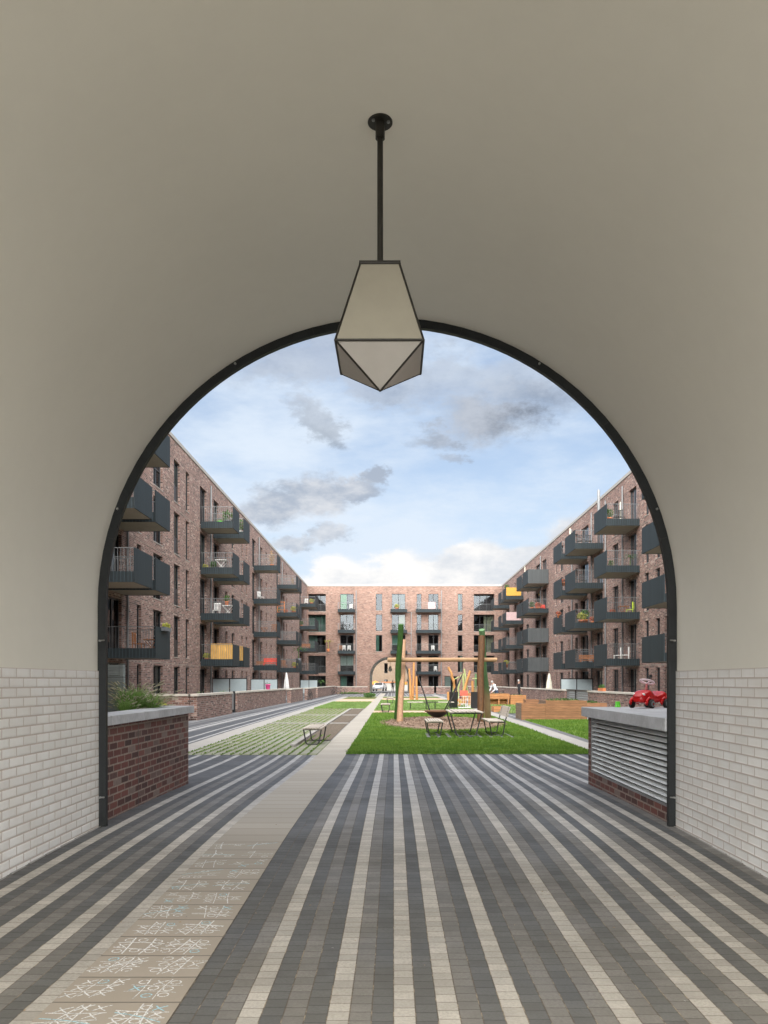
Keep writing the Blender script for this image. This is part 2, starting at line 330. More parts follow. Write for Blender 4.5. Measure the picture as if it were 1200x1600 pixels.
def plank_mat():
    m, t = mat('path_plank')
    co = t.n('ShaderNodeTexCoord').outputs['Object']
    y = t.n('ShaderNodeSeparateXYZ', {0: co}).outputs[1]
    q = t.m('DIVIDE', y, .332); ri = t.m('FLOOR', q); e = t.m('ABSOLUTE', t.m('SUBTRACT', t.m('FRACT', q), .5))
    j = t.mr(e, .472, .488); rn = t.n('ShaderNodeTexWhiteNoise', {'W': ri}, noise_dimensions='1D').outputs[0]
    n = t.noise(co, 50, 4, .7); n0 = t.noise(co, 1.6, 5, .6)
    c_ = t.mix(rn, (.30, .28, .245, 1), (.38, .355, .315, 1))
    c_ = t.mix(t.mr(n, .3, .75, 0, .4), c_, (.33, .30, .26, 1))
    c_ = t.mix(t.mr(n0, .4, .7, 0, .4), c_, (.34, .32, .28, 1))
    warm_tint = t.m('MULTIPLY', t.mr(y, 4.0, 11.0, 1, 0), .5)  # warm light of the passage painted onto the near planks
    c_ = t.mix(warm_tint, c_, (.36, .29, .21, 1))
    c_ = t.mix(t.m('MULTIPLY', j, .8), c_, (.14, .12, .10, 1))
    fin(t, c_, .75, t.m('SUBTRACT', t.m('MULTIPLY', n, .3), j), .5, .006); return m
PLANK = plank_mat()
def grasspave_mat():
    m, t = mat('grass_paver')
    co = t.n('ShaderNodeTexCoord').outputs['Object']
    s = t.n('ShaderNodeSeparateXYZ', {0: co}); x, y = s.outputs[0], s.outputs[1]
    nz = t.noise(co, 12, 4, .7); n0 = t.noise(co, 1.1, 5, .65); n1 = t.noise(co, 26, 4, .7)
    ex = t.m('ABSOLUTE', t.m('SUBTRACT', t.m('FRACT', t.m('DIVIDE', x, .212)), .5))
    e = t.m('ADD', ex, t.m('MULTIPLY', t.m('SUBTRACT', nz, .5), .16))
    ey = t.m('ABSOLUTE', t.m('SUBTRACT', t.m('FRACT', t.m('DIVIDE', y, .212)), .5))
    g = t.mr(e, .37, .43); g2 = t.mr(t.m('ADD', ey, t.m('MULTIPLY', t.m('SUBTRACT', nz, .5), .1)), .44, .49, 0, .8)
    moss = t.mr(t.m('ADD', n0, t.mr(y, 18, 50, 0, .28)), .42, .72, .15, .95)
    pc = t.mix(n1, (.20, .205, .18, 1), (.31, .31, .27, 1))
    pc = t.mix(t.m('MULTIPLY', moss, t.mr(n1, .3, .55)), pc, (.165, .175, .07, 1))
    gc = t.mix(nz, (.035, .065, .012, 1), (.10, .135, .03, 1))
    c_ = t.mix(t.m('MAXIMUM', g, g2), pc, gc)
    fin(t, c_, .9, t.m('ADD', t.m('MULTIPLY', g, .8), n1), .6, .015); return m
GPAVE = grasspave_mat()
def leafy(name, c1, c2, tl=.25):
    m, t = mat(name)
    oi = t.n('ShaderNodeTexCoord').outputs['Object']
    n = t.m('ADD', t.m('MULTIPLY', t.noise(oi, 9, 3, .6), .45), t.m('MULTIPLY', t.noise(oi, 1.1, 5, .7), .55))
    c_ = t.mix(t.mr(n, .3, .7), c4(c1), c4(c2))
    b = t.n('ShaderNodeBsdfPrincipled', {'Base Color': c_, 'Roughness': .6}); tr = t.n('ShaderNodeBsdfTranslucent', {0: c_})
    x = t.n('ShaderNodeMixShader', {0: tl, 1: b.outputs[0], 2: tr.outputs[0]})
    t.n('ShaderNodeOutputMaterial', {0: x.outputs[0]}); return m
BLADE = leafy('grass_blade', (.075, .185, .020), (.21, .34, .05), .35); TALLG = leafy('tall_grass', (.13, .26, .05), (.34, .47, .17), .4)
SEEDH = leafy('seed_head', (.34, .33, .22), (.50, .47, .34)); LEAF = leafy('plant_leaf', (.03, .09, .02), (.10, .20, .04)); LEAFY = leafy('yellow_leaf', (.30, .33, .05), (.45, .42, .08)); DRYL = leafy('dry_leaf', (.28, .18, .09), (.45, .32, .18))
FLOW = leafy('red_flower', (.08, .13, .03), (.62, .10, .10))

# ---------------------------------------------------------------- mesh builder
class MB:
    def __init__(s): s.v = []; s.f = []; s.mi = []; s.sm = []
    def add(s, vs, fs, mi=0, sm=False):
        o = len(s.v); s.v += [tuple(v) for v in vs]
        for f in fs: s.f.append(tuple(i+o for i in f)); s.mi.append(mi); s.sm.append(sm)
        return s
    def quad(s, a, b, c, d, mi=0): return s.add([a, b, c, d], [(0, 1, 2, 3)], mi)
    def box(s, x0, x1, y0, y1, z0, z1, mi=0, rz=0, piv=None):
        vs = [(x, y, z) for z in (z0, z1) for y in (y0, y1) for x in (x0, x1)]
        if rz:
            p = piv or ((x0+x1)/2, (y0+y1)/2); c, n = math.cos(rz), math.sin(rz)
            vs = [(p[0]+(x-p[0])*c-(y-p[1])*n, p[1]+(x-p[0])*n+(y-p[1])*c, z) for x, y, z in vs]
        return s.add(vs, [(0, 2, 3, 1), (4, 5, 7, 6), (0, 1, 5, 4), (1, 3, 7, 5), (3, 2, 6, 7), (2, 0, 4, 6)], mi)
    def tube(s, pts, r, n=8, mi=0, closed=False, caps=True):
        pts = [Vector(p) for p in pts]; k = len(pts); rs = r if isinstance(r, (list, tuple)) else [r]*k
        rings = []; up = Vector((0, 0, 1)); prev = None
        for i, p in enumerate(pts):
            if closed: d = (pts[(i+1) % k]-pts[i-1])
            else: d = pts[min(i+1, k-1)]-pts[max(i-1, 0)]
            d.normalize()
            if prev is None:
                a = d.cross(up)
                if a.length < 1e-3: a = d.cross(Vector((1, 0, 0)))
            else: a = prev-d*prev.dot(d)
            a.normalize(); prev = a; b = d.cross(a)
            rings.append([p+(a*math.cos(2*math.pi*j/n)+b*math.sin(2*math.pi*j/n))*rs[i] for j in range(n)])
        vs = [v for g_ in rings for v in g_]; fs = []
        for i in range(k if closed else k-1):
            o, q = i*n, ((i+1) % k)*n
            for j in range(n): fs.append((o+j, o+(j+1) % n, q+(j+1) % n, q+j))
        s.add(vs, fs, mi, True)
        if caps and not closed:
            s.add(rings[0], [tuple(range(n))[::-1]], mi); s.add(rings[-1], [tuple(range(n))], mi)
        return s
    def lathe(s, prof, cx, cy, cz, n=16, mi=0, sm=True):
        vs = [(cx+r*math.cos(2*math.pi*j/n), cy+r*math.sin(2*math.pi*j/n), cz+z) for r, z in prof for j in range(n)]
        fs = [(i*n+j, i*n+(j+1) % n, (i+1)*n+(j+1) % n, (i+1)*n+j) for i in range(len(prof)-1) for j in range(n)]
        return s.add(vs, fs, mi, sm)
    def ell(s, c, r, n=12, m=8, mi=0):
        vs = []; 
        for i in range(m+1):
            th = math.pi*i/m
            for j in range(n):
                ph = 2*math.pi*j/n; vs.append((c[0]+r[0]*math.sin(th)*math.cos(ph), c[1]+r[1]*math.sin(th)*math.sin(ph), c[2]+r[2]*math.cos(th)))
        fs = [(i*n+j, (i+1)*n+j, (i+1)*n+(j+1) % n, i*n+(j+1) % n) for i in range(m) for j in range(n)]
        return s.add(vs, fs, mi, True)
    def leaves(s, c, r, k, size, mi=0, seed=1):
        q = random.Random(seed)
        for _ in range(k):
            while True:
                p = Vector((q.uniform(-1, 1), q.uniform(-1, 1), q.uniform(-1, 1)))
                if p.length < 1: break
            p = Vector((c[0]+p.x*r[0], c[1]+p.y*r[1], c[2]+p.z*r[2]))
            a = Vector((q.uniform(-1, 1), q.uniform(-1, 1), q.uniform(-.6, 1))).normalized(); b = a.cross(Vector((q.uniform(-1, 1), q.uniform(-1, 1), q.uniform(-1, 1)))).normalized()
            z = size*q.uniform(.6, 1.3)
            s.add([p-a*z, p+b*z*.4, p+a*z, p-b*z*.4], [(0, 1, 2, 3)], mi)
        return s
    def build(s, name, mats, parent=None, org=None, bevel=0):
        if not isinstance(mats, (list, tuple)): mats = [mats]
        o3 = org
        if o3 is None:
            o3 = (0, 0, 0); q = parent
            if q is not None:
                while q.parent is not None: q = q.parent
                o3 = tuple(q['_o'])
        V = np.array(s.v, dtype=np.float64).reshape(-1, 3)
        me = bpy.data.meshes.new(name)
        me.from_pydata((V-np.array(o3)).tolist(), [], s.f)
        for m in mats: me.materials.append(m)
        me.polygons.foreach_set('material_index', s.mi); me.polygons.foreach_set('use_smooth', s.sm)
        # metric box-projected UVs
        uv = me.uv_layers.new(name='UVMap')
        nl = len(me.loops); no = np.empty(len(me.polygons)*3); me.polygons.foreach_get('normal', no); no = np.abs(no.reshape(-1, 3))
        lt = np.empty(len(me.polygons), dtype=np.int32); me.polygons.foreach_get('loop_total', lt)
        vi = np.empty(nl, dtype=np.int32); me.loops.foreach_get('vertex_index', vi)
        L = V[vi]; ax = np.repeat(np.argmax(no+np.array([1e-4, 0, 0]), axis=1), lt)
        u = np.where(ax == 0, L[:, 1], L[:, 0]); v_ = np.where(ax == 2, L[:, 1], L[:, 2])
        uv.data.foreach_set('uv', np.stack([u, v_], 1).ravel())
        me.update()
        o = bpy.data.objects.new(name, me); C.objects.link(o)
        if parent is not None: o.parent = parent
        else: o.location = o3; o['_o'] = list(o3)
        if bevel:
            b = o.modifiers.new('bevel', 'BEVEL'); b.width = bevel; b.segments = 2; b.limit_method = 'ANGLE'
        return o
def tag(o, label, cat, group=None, kind=None):
    if label: o['label'] = label
    if cat: o['category'] = cat
    if group: o['group'] = group
    if kind: o['kind'] = kind
    return o
def thing(name, loc, label, cat, group=None, rz=0):
    o = bpy.data.objects.new(name, None); C.objects.link(o); o.location = loc; o.rotation_euler = (0, 0, rz)
    o.empty_display_size = .1; o['_o'] = list(loc) if not rz else [0, 0, 0]
    return tag(o, label, cat, group)
def lthing(name, loc, label, cat, group=None, rz=0, sc=1):
    """thing whose parts are built in local coordinates"""
    o = thing(name, loc, label, cat, group, rz); o['_o'] = [0, 0, 0]; o.scale = (sc, sc, sc); return o
def dup(root, loc, rz, label, group=None, sc=None):
    r = root.copy(); C.objects.link(r); r.location = loc; r.rotation_euler = (0, 0, rz); r['label'] = label
    if sc: r.scale = (sc, sc, sc)
    if group: r['group'] = group
    for ch in list(root.children):
        c = ch.copy(); C.objects.link(c); c.parent = r
        for g_ in list(ch.children):
            e = g_.copy(); C.objects.link(e); e.parent = c
    return r
def structure(mb, name, mats, label=None, kind='structure', **k):
    o = mb.build(name, mats, None, (0, 0, 0), **k); o['kind'] = kind
    o['label'] = label or name.replace('_', ' '); o['category'] = name.replace('_', ' ').split()[-1]
    return o

# ================================================================ GROUND
YB = -.75                        # street end of the passage
m = MB()
m.box(-500, 500, -300, 600, -1.2, -.30); structure(m, 'ground', ASPH, 'grey street ground reaching the horizon')
PAT = {}
for i in (0, 2, 5, 10, 14, 17, 19, 22, 25, 28, 31, 35, 38, 42, 45, 48, 52, -3, -7, -17, -20, -24, -28, -33, -37, -41, -44, -49, -52, -56): PAT[i] = 0
for i in (-2, 3, 7, 9, 11, 13, 16, 20, 23, -5, -8, -12, -19, -22, -26, 27, 30, 33): PAT[i] = 1
def sheet(m, x0, x1, y0, y1, dz, mi=0, step=.6):
    n = max(1, int(math.ceil((y1-y0)/step))) if y0 < 27 else 1
    ys = [y0+(y1-y0)*k/n for k in range(n+1)]
    for a, b in zip(ys, ys[1:]): m.quad((x0, a, gz(a)+dz), (x1, a, gz(a)+dz), (x1, b, gz(b)+dz), (x0, b, gz(b)+dz), mi)
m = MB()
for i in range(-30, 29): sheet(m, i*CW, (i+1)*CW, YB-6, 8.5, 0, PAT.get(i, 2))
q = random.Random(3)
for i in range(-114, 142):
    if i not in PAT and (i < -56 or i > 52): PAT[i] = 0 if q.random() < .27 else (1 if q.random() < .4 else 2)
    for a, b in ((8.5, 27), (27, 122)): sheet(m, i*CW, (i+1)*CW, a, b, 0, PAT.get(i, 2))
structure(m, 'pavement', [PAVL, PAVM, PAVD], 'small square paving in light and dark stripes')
m = MB(); m.box(-60, 60, YB-40, YB-6, -.3, -.005); structure(m, 'street', ASPH, 'grey street behind the passage')
m = MB(); m.box(-60, 60, 122, 300, -.3, -.002); structure(m, 'road', ASPH, 'road behind the far arch')
m = MB(); sheet(m, -1.70, -1.062, YB-6, 109, .004); path = structure(m, 'path', PLANK, 'beige concrete plank path running to the far arch')
# chalk games of noughts and crosses on the first planks
m = MB(); q = random.Random(11)
GX = [0, 0, 0, 0, 1]
def stroke(p0, p1, w, mi, bend=0):
    def tf(p): dx_, dy_ = (p[0]-GX[0])*GX[4], (p[1]-GX[1])*GX[4]; return (GX[0]+dx_+GX[2]*dy_, GX[1]+dy_+GX[3]*dx_)
    p0, p1 = tf(p0), tf(p1)
    n = 4; P = []
    for k in range(n+1):
        u = k/n; x = p0[0]+(p1[0]-p0[0])*u; y = p0[1]+(p1[1]-p0[1])*u
        nx, ny = -(p1[1]-p0[1]), p1[0]-p0[0]; b = bend*math.sin(math.pi*u); P.append((x+nx*b, y+ny*b))
    for a, b in zip(P, P[1:]):
        dx_, dy_ = b[0]-a[0], b[1]-a[1]; l = math.hypot(dx_, dy_) or 1; nx, ny = -dy_/l*w/2, dx_/l*w/2
        m.quad((a[0]-nx, a[1]-ny, gz(a[1])+.0055), (b[0]-nx, b[1]-ny, gz(b[1])+.0055), (b[0]+nx, b[1]+ny, gz(b[1])+.0055), (a[0]+nx, a[1]+ny, gz(a[1])+.0055), mi)
def ring(cx, cy, rx, ry, w, mi):
    k = 14; a0 = q.uniform(0, 6); ext = q.uniform(5.6, 6.6)
    P = [(cx+rx*math.cos(a0+ext*j/k), cy+ry*math.sin(a0+ext*j/k)) for j in range(k+1)]
    for a, b in zip(P, P[1:]): stroke(a, b, w, mi)
for k in range(9, 23):
    y0 = k*.332
    for g_ in range(2):
        cx = -1.545+g_*.315+q.uniform(-.02, .02); cy = y0+.166+q.uniform(-.02, .02)
        GX[:] = [cx, cy, q.uniform(-.12, .22), q.uniform(-.10, .10), q.uniform(.95, 1.10)]
        dens = 1.0 if k < 16 else max(.15, 1-(k-16)*.14); mi = 0
        w = .007*q.uniform(.7, 1.3); cell_ = .085
        for s_ in (-.5, .5):
            if q.random() < dens+.1: stroke((cx+s_*cell_+q.uniform(-.012, .012), cy-.135), (cx+s_*cell_+q.uniform(-.03, .03), cy+.13), w, mi, q.uniform(-.05, .05))
            if q.random() < dens+.1: stroke((cx-.135, cy+s_*cell_+q.uniform(-.012, .012)), (cx+.135, cy+s_*cell_+q.uniform(-.02, .02)), w, mi, q.uniform(-.05, .05))
        for a in (-1, 0, 1):
            for b in (-1, 0, 1):
                r_ = q.random(); x, y = cx+a*cell_+q.uniform(-.01, .01), cy+b*cell_+q.uniform(-.01, .01)
                if r_ > dens*.8: continue
                mi2 = 1 if q.random() < .12 else 0
                if q.random() < .5: ring(x, y, .026, .024, .007, mi2)
                else:
                    e = .03; stroke((x-e, y-e), (x+e, y+e), .008, mi2, .05); stroke((x-e, y+e), (x+e, y-e), .008, mi2, -.05)
        if q.random() < .55*dens: stroke((cx-.13, cy+q.uniform(-.12, .12)), (cx+.13, cy+q.uniform(-.12, .12)), .008, 1 if q.random() < .5 else 0, .04)
ch = m.build('chalk_marks', [CHALKW, CHALKB], path, (0, 0, 0)); ch['label'] = 'white and blue chalk noughts and crosses grids'
# courtyard surfaces
m = MB(); sheet(m, -5.3, -4.7, 17.7, 84, .005); structure(m, 'concrete_band', CONC, 'pale concrete band left of the grass paving')
m = MB(); sheet(m, -4.7, -2.56, 17.7, 47, .006); sheet(m, -2.56, -1.70, 17.7, 21.8, .006); structure(m, 'grass_paving', GPAVE, 'mossy grey paving with grass in its joints')
m = MB(); sheet(m, -4.7, -1.70, 47, 62.5, .008); sheet(m, -4.7, -1.70, 73, 84, .008); structure(m, 'dry_grass_strip', LAWN2, 'yellowish grass strip left of the path')
m = MB(); sheet(m, -4.7, -1.70, 62.5, 72.7, .010); sheet(m, -1.06, 4.5, 40.4, 43.6, .012); sheet(m, -1.06, 9, 68.5, 76, .010); structure(m, 'gravel_path', SANDP, 'pinkish gravel bands crossing the courtyard')
m = MB()
for a, b in ((21.9, 30.2), (30.7, 37.6), (38.1, 46.5), (53, 60)): sheet(m, -2.42 if a < 50 else -2.9, -1.72, a, b, .016)
structure(m, 'flower_bed', SOIL, 'bare brown soil beds beside the path')
m = MB()
m.box(-2.56, -2.44, 19.8, 46.6, -.1, .045)
for y in (30.25, 37.65): m.box(-4.7, -1.705, y, y+.40, -.1, .028)
m.box(-2.56, -1.705, 46.55, 46.75, -.1, .03); structure(m, 'bed_edging', CONC, 'pale concrete edging round the soil beds')
m = MB(); sheet(m, -1.058, 4.52, 18.0, 40.4, .02); structure(m, 'lawn', LAWN, 'fresh green lawn under the swing')
m = MB(); sheet(m, -1.06, 4.5, 43.6, 68.5, .018); sheet(m, -1.06, 4.5, 76, 84, .018); sheet(m, 5.36, 9.4, 40, 56, .016); structure(m, 'rear_lawn', LAWN2, 'yellowish rear lawn with benches')
m = MB(); sheet(m, 5.36, 9.6, 18.0, 33, .02); structure(m, 'side_lawn', LAWN, 'green lawn strip before the wooden planters')
m = MB(); sheet(m, 4.54, 5.10, 17.9, 96, .021); structure(m, 'side_path', CONC, 'pale concrete side path')
m = MB(); sheet(m, 5.10, 5.36, 17.9, 60, .019); structure(m, 'path_border', PAVM, 'dark grey paver border of the side path')
m = MB(); sheet(m, -2.9, 5.5, 84, 86, .02); structure(m, 'far_band', CONC, 'pale concrete band before the far wing')
# wood chip oval
m = MB(); q = random.Random(5); nr, na = 10, 64; vs = []
for i in range(nr+1):
    for j in range(na):
        a = 2*math.pi*j/na; rr = i/nr*(1+.10*mnoise.noise(Vector((math.cos(a)*2, math.sin(a)*2, 3)))+.035*mnoise.noise(Vector((math.cos(a)*9, math.sin(a)*9, 3))))
        x, y = 1.85+2.25*rr*math.cos(a), 30.6+4.7*rr*math.sin(a)
        vs.append((x, y, gz(y)+.028+.05*(1-(i/nr)**4)+.02*mnoise.noise(Vector((x*3, y*3, 0)))))
m.add(vs, [(i*na+j, (i+1)*na+j, (i+1)*na+(j+1) % na, i*na+(j+1) % na) for i in range(nr) for j in range(na)], 0, True)
q = random.Random(2)
for _ in range(5200):
    a = q.uniform(0, 6.283); rr = math.sqrt(q.random())*1.06; x, y = 1.85+2.25*rr*math.cos(a), 30.6+4.7*rr*math.sin(a); z = gz(y)+.03+(.055 if rr < .9 else .01)
    b = q.uniform(0, 6.283); l, w = q.uniform(.03, .06), q.uniform(.008, .016); dx_, dy_ = math.cos(b)*l, math.sin(b)*l
    m.add([(x-dx_, y-dy_, z), (x+dy_*w/l, y-dx_*w/l, z+.015), (x+dx_, y+dy_, z+q.uniform(0, .04)), (x-dy_*w/l, y+dx_*w/l, z)], [(0, 1, 2, 3)])
structure(m, 'wood_chips', CHIPS, 'oval bed of wood chips under the swing')
m = MB()
for k in range(9): x = .95+k*.30; m.box(x, x+.11, 22.9, 24.9, -.1, gz(23.5)+.025)
structure(m, 'slab_strips', plain('slab_concrete', (.15, .16, .155), .9), 'narrow concrete strips under the picnic table')
# grass blades
def blades(name, regs, mats, label, h=(.03, .07), seed=1, w=.008):
    q = np.random.RandomState(seed); V = []
    for (x0, x1, y0, y1, n) in regs:
        x = q.uniform(x0, x1, n); y = q.uniform(y0, y1, n)
        if name == 'lawn_grass':
            k = ((x-1.85)/2.25)**2+((y-30.6)/4.7)**2 > .93; k &= ~((x > .9) & (x < 3.5) & (y > 22.6) & (y < 25) & (((x-.95) % .30) < .11)); x, y = x[k], y[k]
        n = len(x); z = np.array([gz(v) for v in y])+.018; a = q.uniform(0, 6.28, n); hh = q.uniform(h[0], h[1], n); ww = w*(1+y/30)
        lx, ly = q.normal(0, .35, n)*hh, q.normal(0, .35, n)*hh
        V.append(np.stack([np.stack([x-np.cos(a)*ww, y-np.sin(a)*ww, z], 1), np.stack([x+np.cos(a)*ww, y+np.sin(a)*ww, z], 1), np.stack([x+lx, y+ly, z+hh], 1)], 1).reshape(-1, 3))
    V = np.concatenate(V); n = len(V)//3
    me = bpy.data.meshes.new(name); me.vertices.add(len(V)); me.vertices.foreach_set('co', V.ravel().astype(np.float32))
    me.loops.add(n*3); me.loops.foreach_set('vertex_index', np.arange(n*3, dtype=np.int32)); me.polygons.add(n)
    me.polygons.foreach_set('loop_start', np.arange(0, n*3, 3, dtype=np.int32)); me.update(calc_edges=True); me.materials.append(mats)
    o = bpy.data.objects.new(name, me); C.objects.link(o); o['kind'] = 'stuff'; o['label'] = label; o['category'] = 'grass'; return o
blades('lawn_grass', [(-1.05, 4.53, 17.9, 22, 42000), (-1.05, 4.52, 22, 28, 26000), (-1.05, 4.52, 28, 40.3, 26000), (5.36, 9.5, 18, 24, 12000), (5.36, 9.5, 24, 33, 16000)], BLADE, 'short green grass of the near lawn')
gp = [(x-.02, x+.02, 17.65, 24, 150) for x in np.arange(-4.66, -1.7, .212)]+[(x-.02, x+.02, 24, 46, 160) for x in np.arange(-4.66, -2.6, .212)]
blades('joint_grass', gp+[(-1.06, 6, 17.78, 18.02, 2500)], BLADE, 'grass growing in the paving joints', (.015, .04), 4)
blades('edge_grass', [(-4.7, -1.7, 47, 62, 9000), (-1.06, 4.5, 43.6, 68, 16000), (5.36, 9.3, 40, 56, 5000)], TALLG, 'yellow green grass of the rear lawns', (.04, .09), 6, .012)

# ================================================================ PASSAGE BUILDING
AX, AR, ASP, CROWN = -.067, 3.055, 2.385, 5.44
XL, XR = AX-AR, AX+AR
AY = 8.45
def arch_prof(cx, r, zs, zb, n=48):
    return [(cx-r, zb), (cx-r, zs)] + [(cx-r*math.cos(math.pi*k/n), zs+r*math.sin(math.pi*k/n)) for k in range(1, n)] + [(cx+r, zs), (cx+r, zb)]
def spandrel(m, cx, r, zs, zb, x0, x1, z1, y, mi=0, flip=False):
    pr = arch_prof(cx, r, zs, zb)
    n = len(pr)
    # left strip, right strip, top pieces
    m.quad((x0, y, zb), (cx-r, y, zb), (cx-r, y, zs), (x0, y, zs), mi); m.quad((cx+r, y, zb), (x1, y, zb), (x1, y, zs), (cx+r, y, zs), mi)
    m.quad((x0, y, zs), (cx-r, y, zs), (cx-r, y, z1), (x0, y, z1), mi); m.quad((cx+r, y, zs), (x1, y, zs), (x1, y, z1), (cx+r, y, z1), mi)
    for a, b in zip(pr[1:-1], pr[2:-1]): m.quad((a[0], y, a[1]), (b[0], y, b[1]), (b[0], y, z1), (a[0], y, z1), mi)
def vault(m, cx, r, zs, zb, y0, y1, mi=0, ny=12):
    pr = arch_prof(cx, r, zs, zb); ys = [y0+(y1-y0)*k/ny for k in range(ny+1)]; n = len(pr)
    m.add([(p[0], y, p[1]) for y in ys for p in pr], [(i*n+j, i*n+j+1, (i+1)*n+j+1, (i+1)*n+j) for i in range(ny) for j in range(n-1)], mi, True)
pb = thing('passage_building', (AX, 4, 0), 'building the camera stands under, with a pale plaster vault over the passage', 'building')
m = MB(); vault(m, AX, AR, ASP, 1.70, YB, AY); m.build('vault', PLASTER, pb)
for s_, x in ((1, XL), (-1, XR)):
    m = MB(); n = 14
    for k in range(n):
        a, b = YB+(AY-YB)*k/n, YB+(AY-YB)*(k+1)/n; xx = x+s_*.012
        m.quad((xx, a, gz(a)-.02), (xx, b, gz(b)-.02), (xx, b, 1.713), (xx, a, 1.713))
        m.quad((x, a, 1.713), (xx, a, 1.713), (xx, b, 1.713), (x, b, 1.713), 0)
    m.build('glazed_brick_wall', TILE, pb)
    m = MB()
    for k in range(28):
        a, b = YB+(AY-YB)*k/28, YB+(AY-YB)*(k+1)/28; q_ = .022
        m.box(min(x+s_*.012, x+s_*(.012+q_)), max(x+s_*.012, x+s_*(.012+q_)), a, b, gz(a)-.05, gz(a)+.006)
    m.build('mortar_line', CONC, pb)
m = MB(); spandrel(m, AX, AR, ASP, -.2, -23, 26, 15, AY+.045); m.build('courtyard_wall', WINGBR, pb)
m = MB(); spandrel(m, AX, AR, ASP, -.2, -23, 26, 15, YB); m.build('street_wall', WINGBR, pb)
m = MB(); m.quad((-23, YB, 15), (26, YB, 15), (26, AY+.045, 15), (-23, AY+.045, 15))
m.quad((-23, YB, 0), (-23, AY+.045, 0), (-23, AY+.045, 15), (-23, YB, 15)); m.quad((26, YB, 0), (26, AY+.045, 0), (26, AY+.045, 15), (26, YB, 15)); m.build('roof', OUTPL, pb)
m = MB(); pr0 = arch_prof(AX, AR+.004, ASP, .0, 64); pr1 = arch_prof(AX, AR-.086, ASP, .0, 64)
y0, y1 = AY-.012, AY+.048
for (a, b, c, e) in zip(pr0, pr0[1:], pr1, pr1[1:]):
    zf = lambda p: (p[0], max(p[1], gz(AY)-.02))
    a, b, c, e = map(zf, (a, b, c, e))
    m.quad((a[0], y0, a[1]), (b[0], y0, b[1]), (e[0], y0, e[1]), (c[0], y0, c[1]))
    m.quad((c[0], y0, c[1]), (e[0], y0, e[1]), (e[0], y1, e[1]), (c[0], y1, c[1]))
    m.quad((a[0], y1, a[1]), (b[0], y1, b[1]), (e[0], y1, e[1]), (c[0], y1, c[1]))
fr = m.build('arch_frame', STEEL, pb)
for sx in (-1, 1):
    for z in (2.03, .38):
        m = MB(); x = AX+sx*(AR-.012)-sx*.02; m.tube([(x, AY-.014, z), (x, AY-.05, z)], .011, 10); m.tube([(x, AY-.04, z), (x-sx*.05, AY-.045, z+.004)], .009, 8); m.build('frame_bolt', BOLT, fr)
for a in (58, 122, 20, 160):
    r = AR-.03; x, z = AX+r*math.cos(R(a)), ASP+r*math.sin(R(a)); m = MB(); m.tube([(x, AY-.012, z), (x, AY-.03, z)], .012, 10); m.build('frame_bolt', BOLT, fr)
for a in (14, 40, 75, 105, 140, 166):
    m = MB(); c, s_ = math.cos(R(a)), math.sin(R(a)); p0, p1 = AR-.1, AR
    tx, tz = -s_*.0025, c*.0025
    m.quad((AX+p0*c-tx, AY-.0135, ASP+p0*s_-tz), (AX+p1*c-tx, AY-.0135, ASP+p1*s_-tz), (AX+p1*c+tx, AY-.0135, ASP+p1*s_+tz), (AX+p0*c+tx, AY-.0135, ASP+p0*s_+tz))
    m.build('frame_joint', BLACK, fr)
# ---- lantern
def lantern(loc, label, rod_top):
    o = lthing('hanging_lantern', loc, label, 'lamp', 'faceted hanging lanterns')   # local z=0 at the lower tip
    a, b, z1, z2 = .287, .130, .228, .81
    def sq(h, z): return [(-h, -h, z), (h, -h, z), (h, h, z), (-h, h, z)]
    T, Wq, tip = sq(b, z2), sq(a, z1), (0, 0, 0)
    m = MB()
    for k in range(4): m.quad(Wq[k], Wq[(k+1) % 4], T[(k+1) % 4], T[k])
    m.quad(*T); m.build('upper_pane', OPAL, o)
    m = MB()
    for k in range(4): m.add([Wq[k], Wq[(k+1) % 4], tip], [(0, 1, 2)])
    m.build('lower_pane', OPAL2, o)
    m = MB(); r = .0085
    for k in range(4):
        m.tube([Wq[k], Wq[(k+1) % 4]], r, 6); m.tube([T[k], T[(k+1) % 4]], r*1.3, 6); m.tube([Wq[k], T[k]], r*.9, 6); m.tube([Wq[k], tip], r*.9 if k < 2 else r*.5, 6)
    m.box(-b-.008, b+.008, -b-.008, b+.008, z2, z2+.014)
    m.build('frame', RODST, o)
    m = MB(); m.tube([(0, 0, z2), (0, 0, rod_top-.06)], .0205, 14); m.tube([(0, 0, rod_top-.12), (0, 0, rod_top)], .033, 14); m.build('rod', RODST, o)
    m = MB(); m.tube([(0, 0, rod_top-.013), (0, 0, rod_top+.004)], .085, 28); fl = m.build('ceiling_plate', RODST, o)
    for k in range(3): c, s_ = math.cos(R(100+k*120)), math.sin(R(100+k*120)); m = MB(); m.tube([(.06*c, .06*s_, rod_top-.026), (.06*c, .06*s_, rod_top-.012)], .010, 8); m.build('screw', BOLT, fl)
    return o
LY = 5.486; LX = -21*LY/F
ltip = EYE+(PY-611)*LY/F
lan = lantern((LX, LY, ltip), 'near pale faceted lantern with black edges hanging from the passage vault', CROWN-ltip+.003)
dup(lan, (-.50, 117, 3.02), 0, 'small far lantern hanging inside the arch of the far wing', 'faceted hanging lanterns')

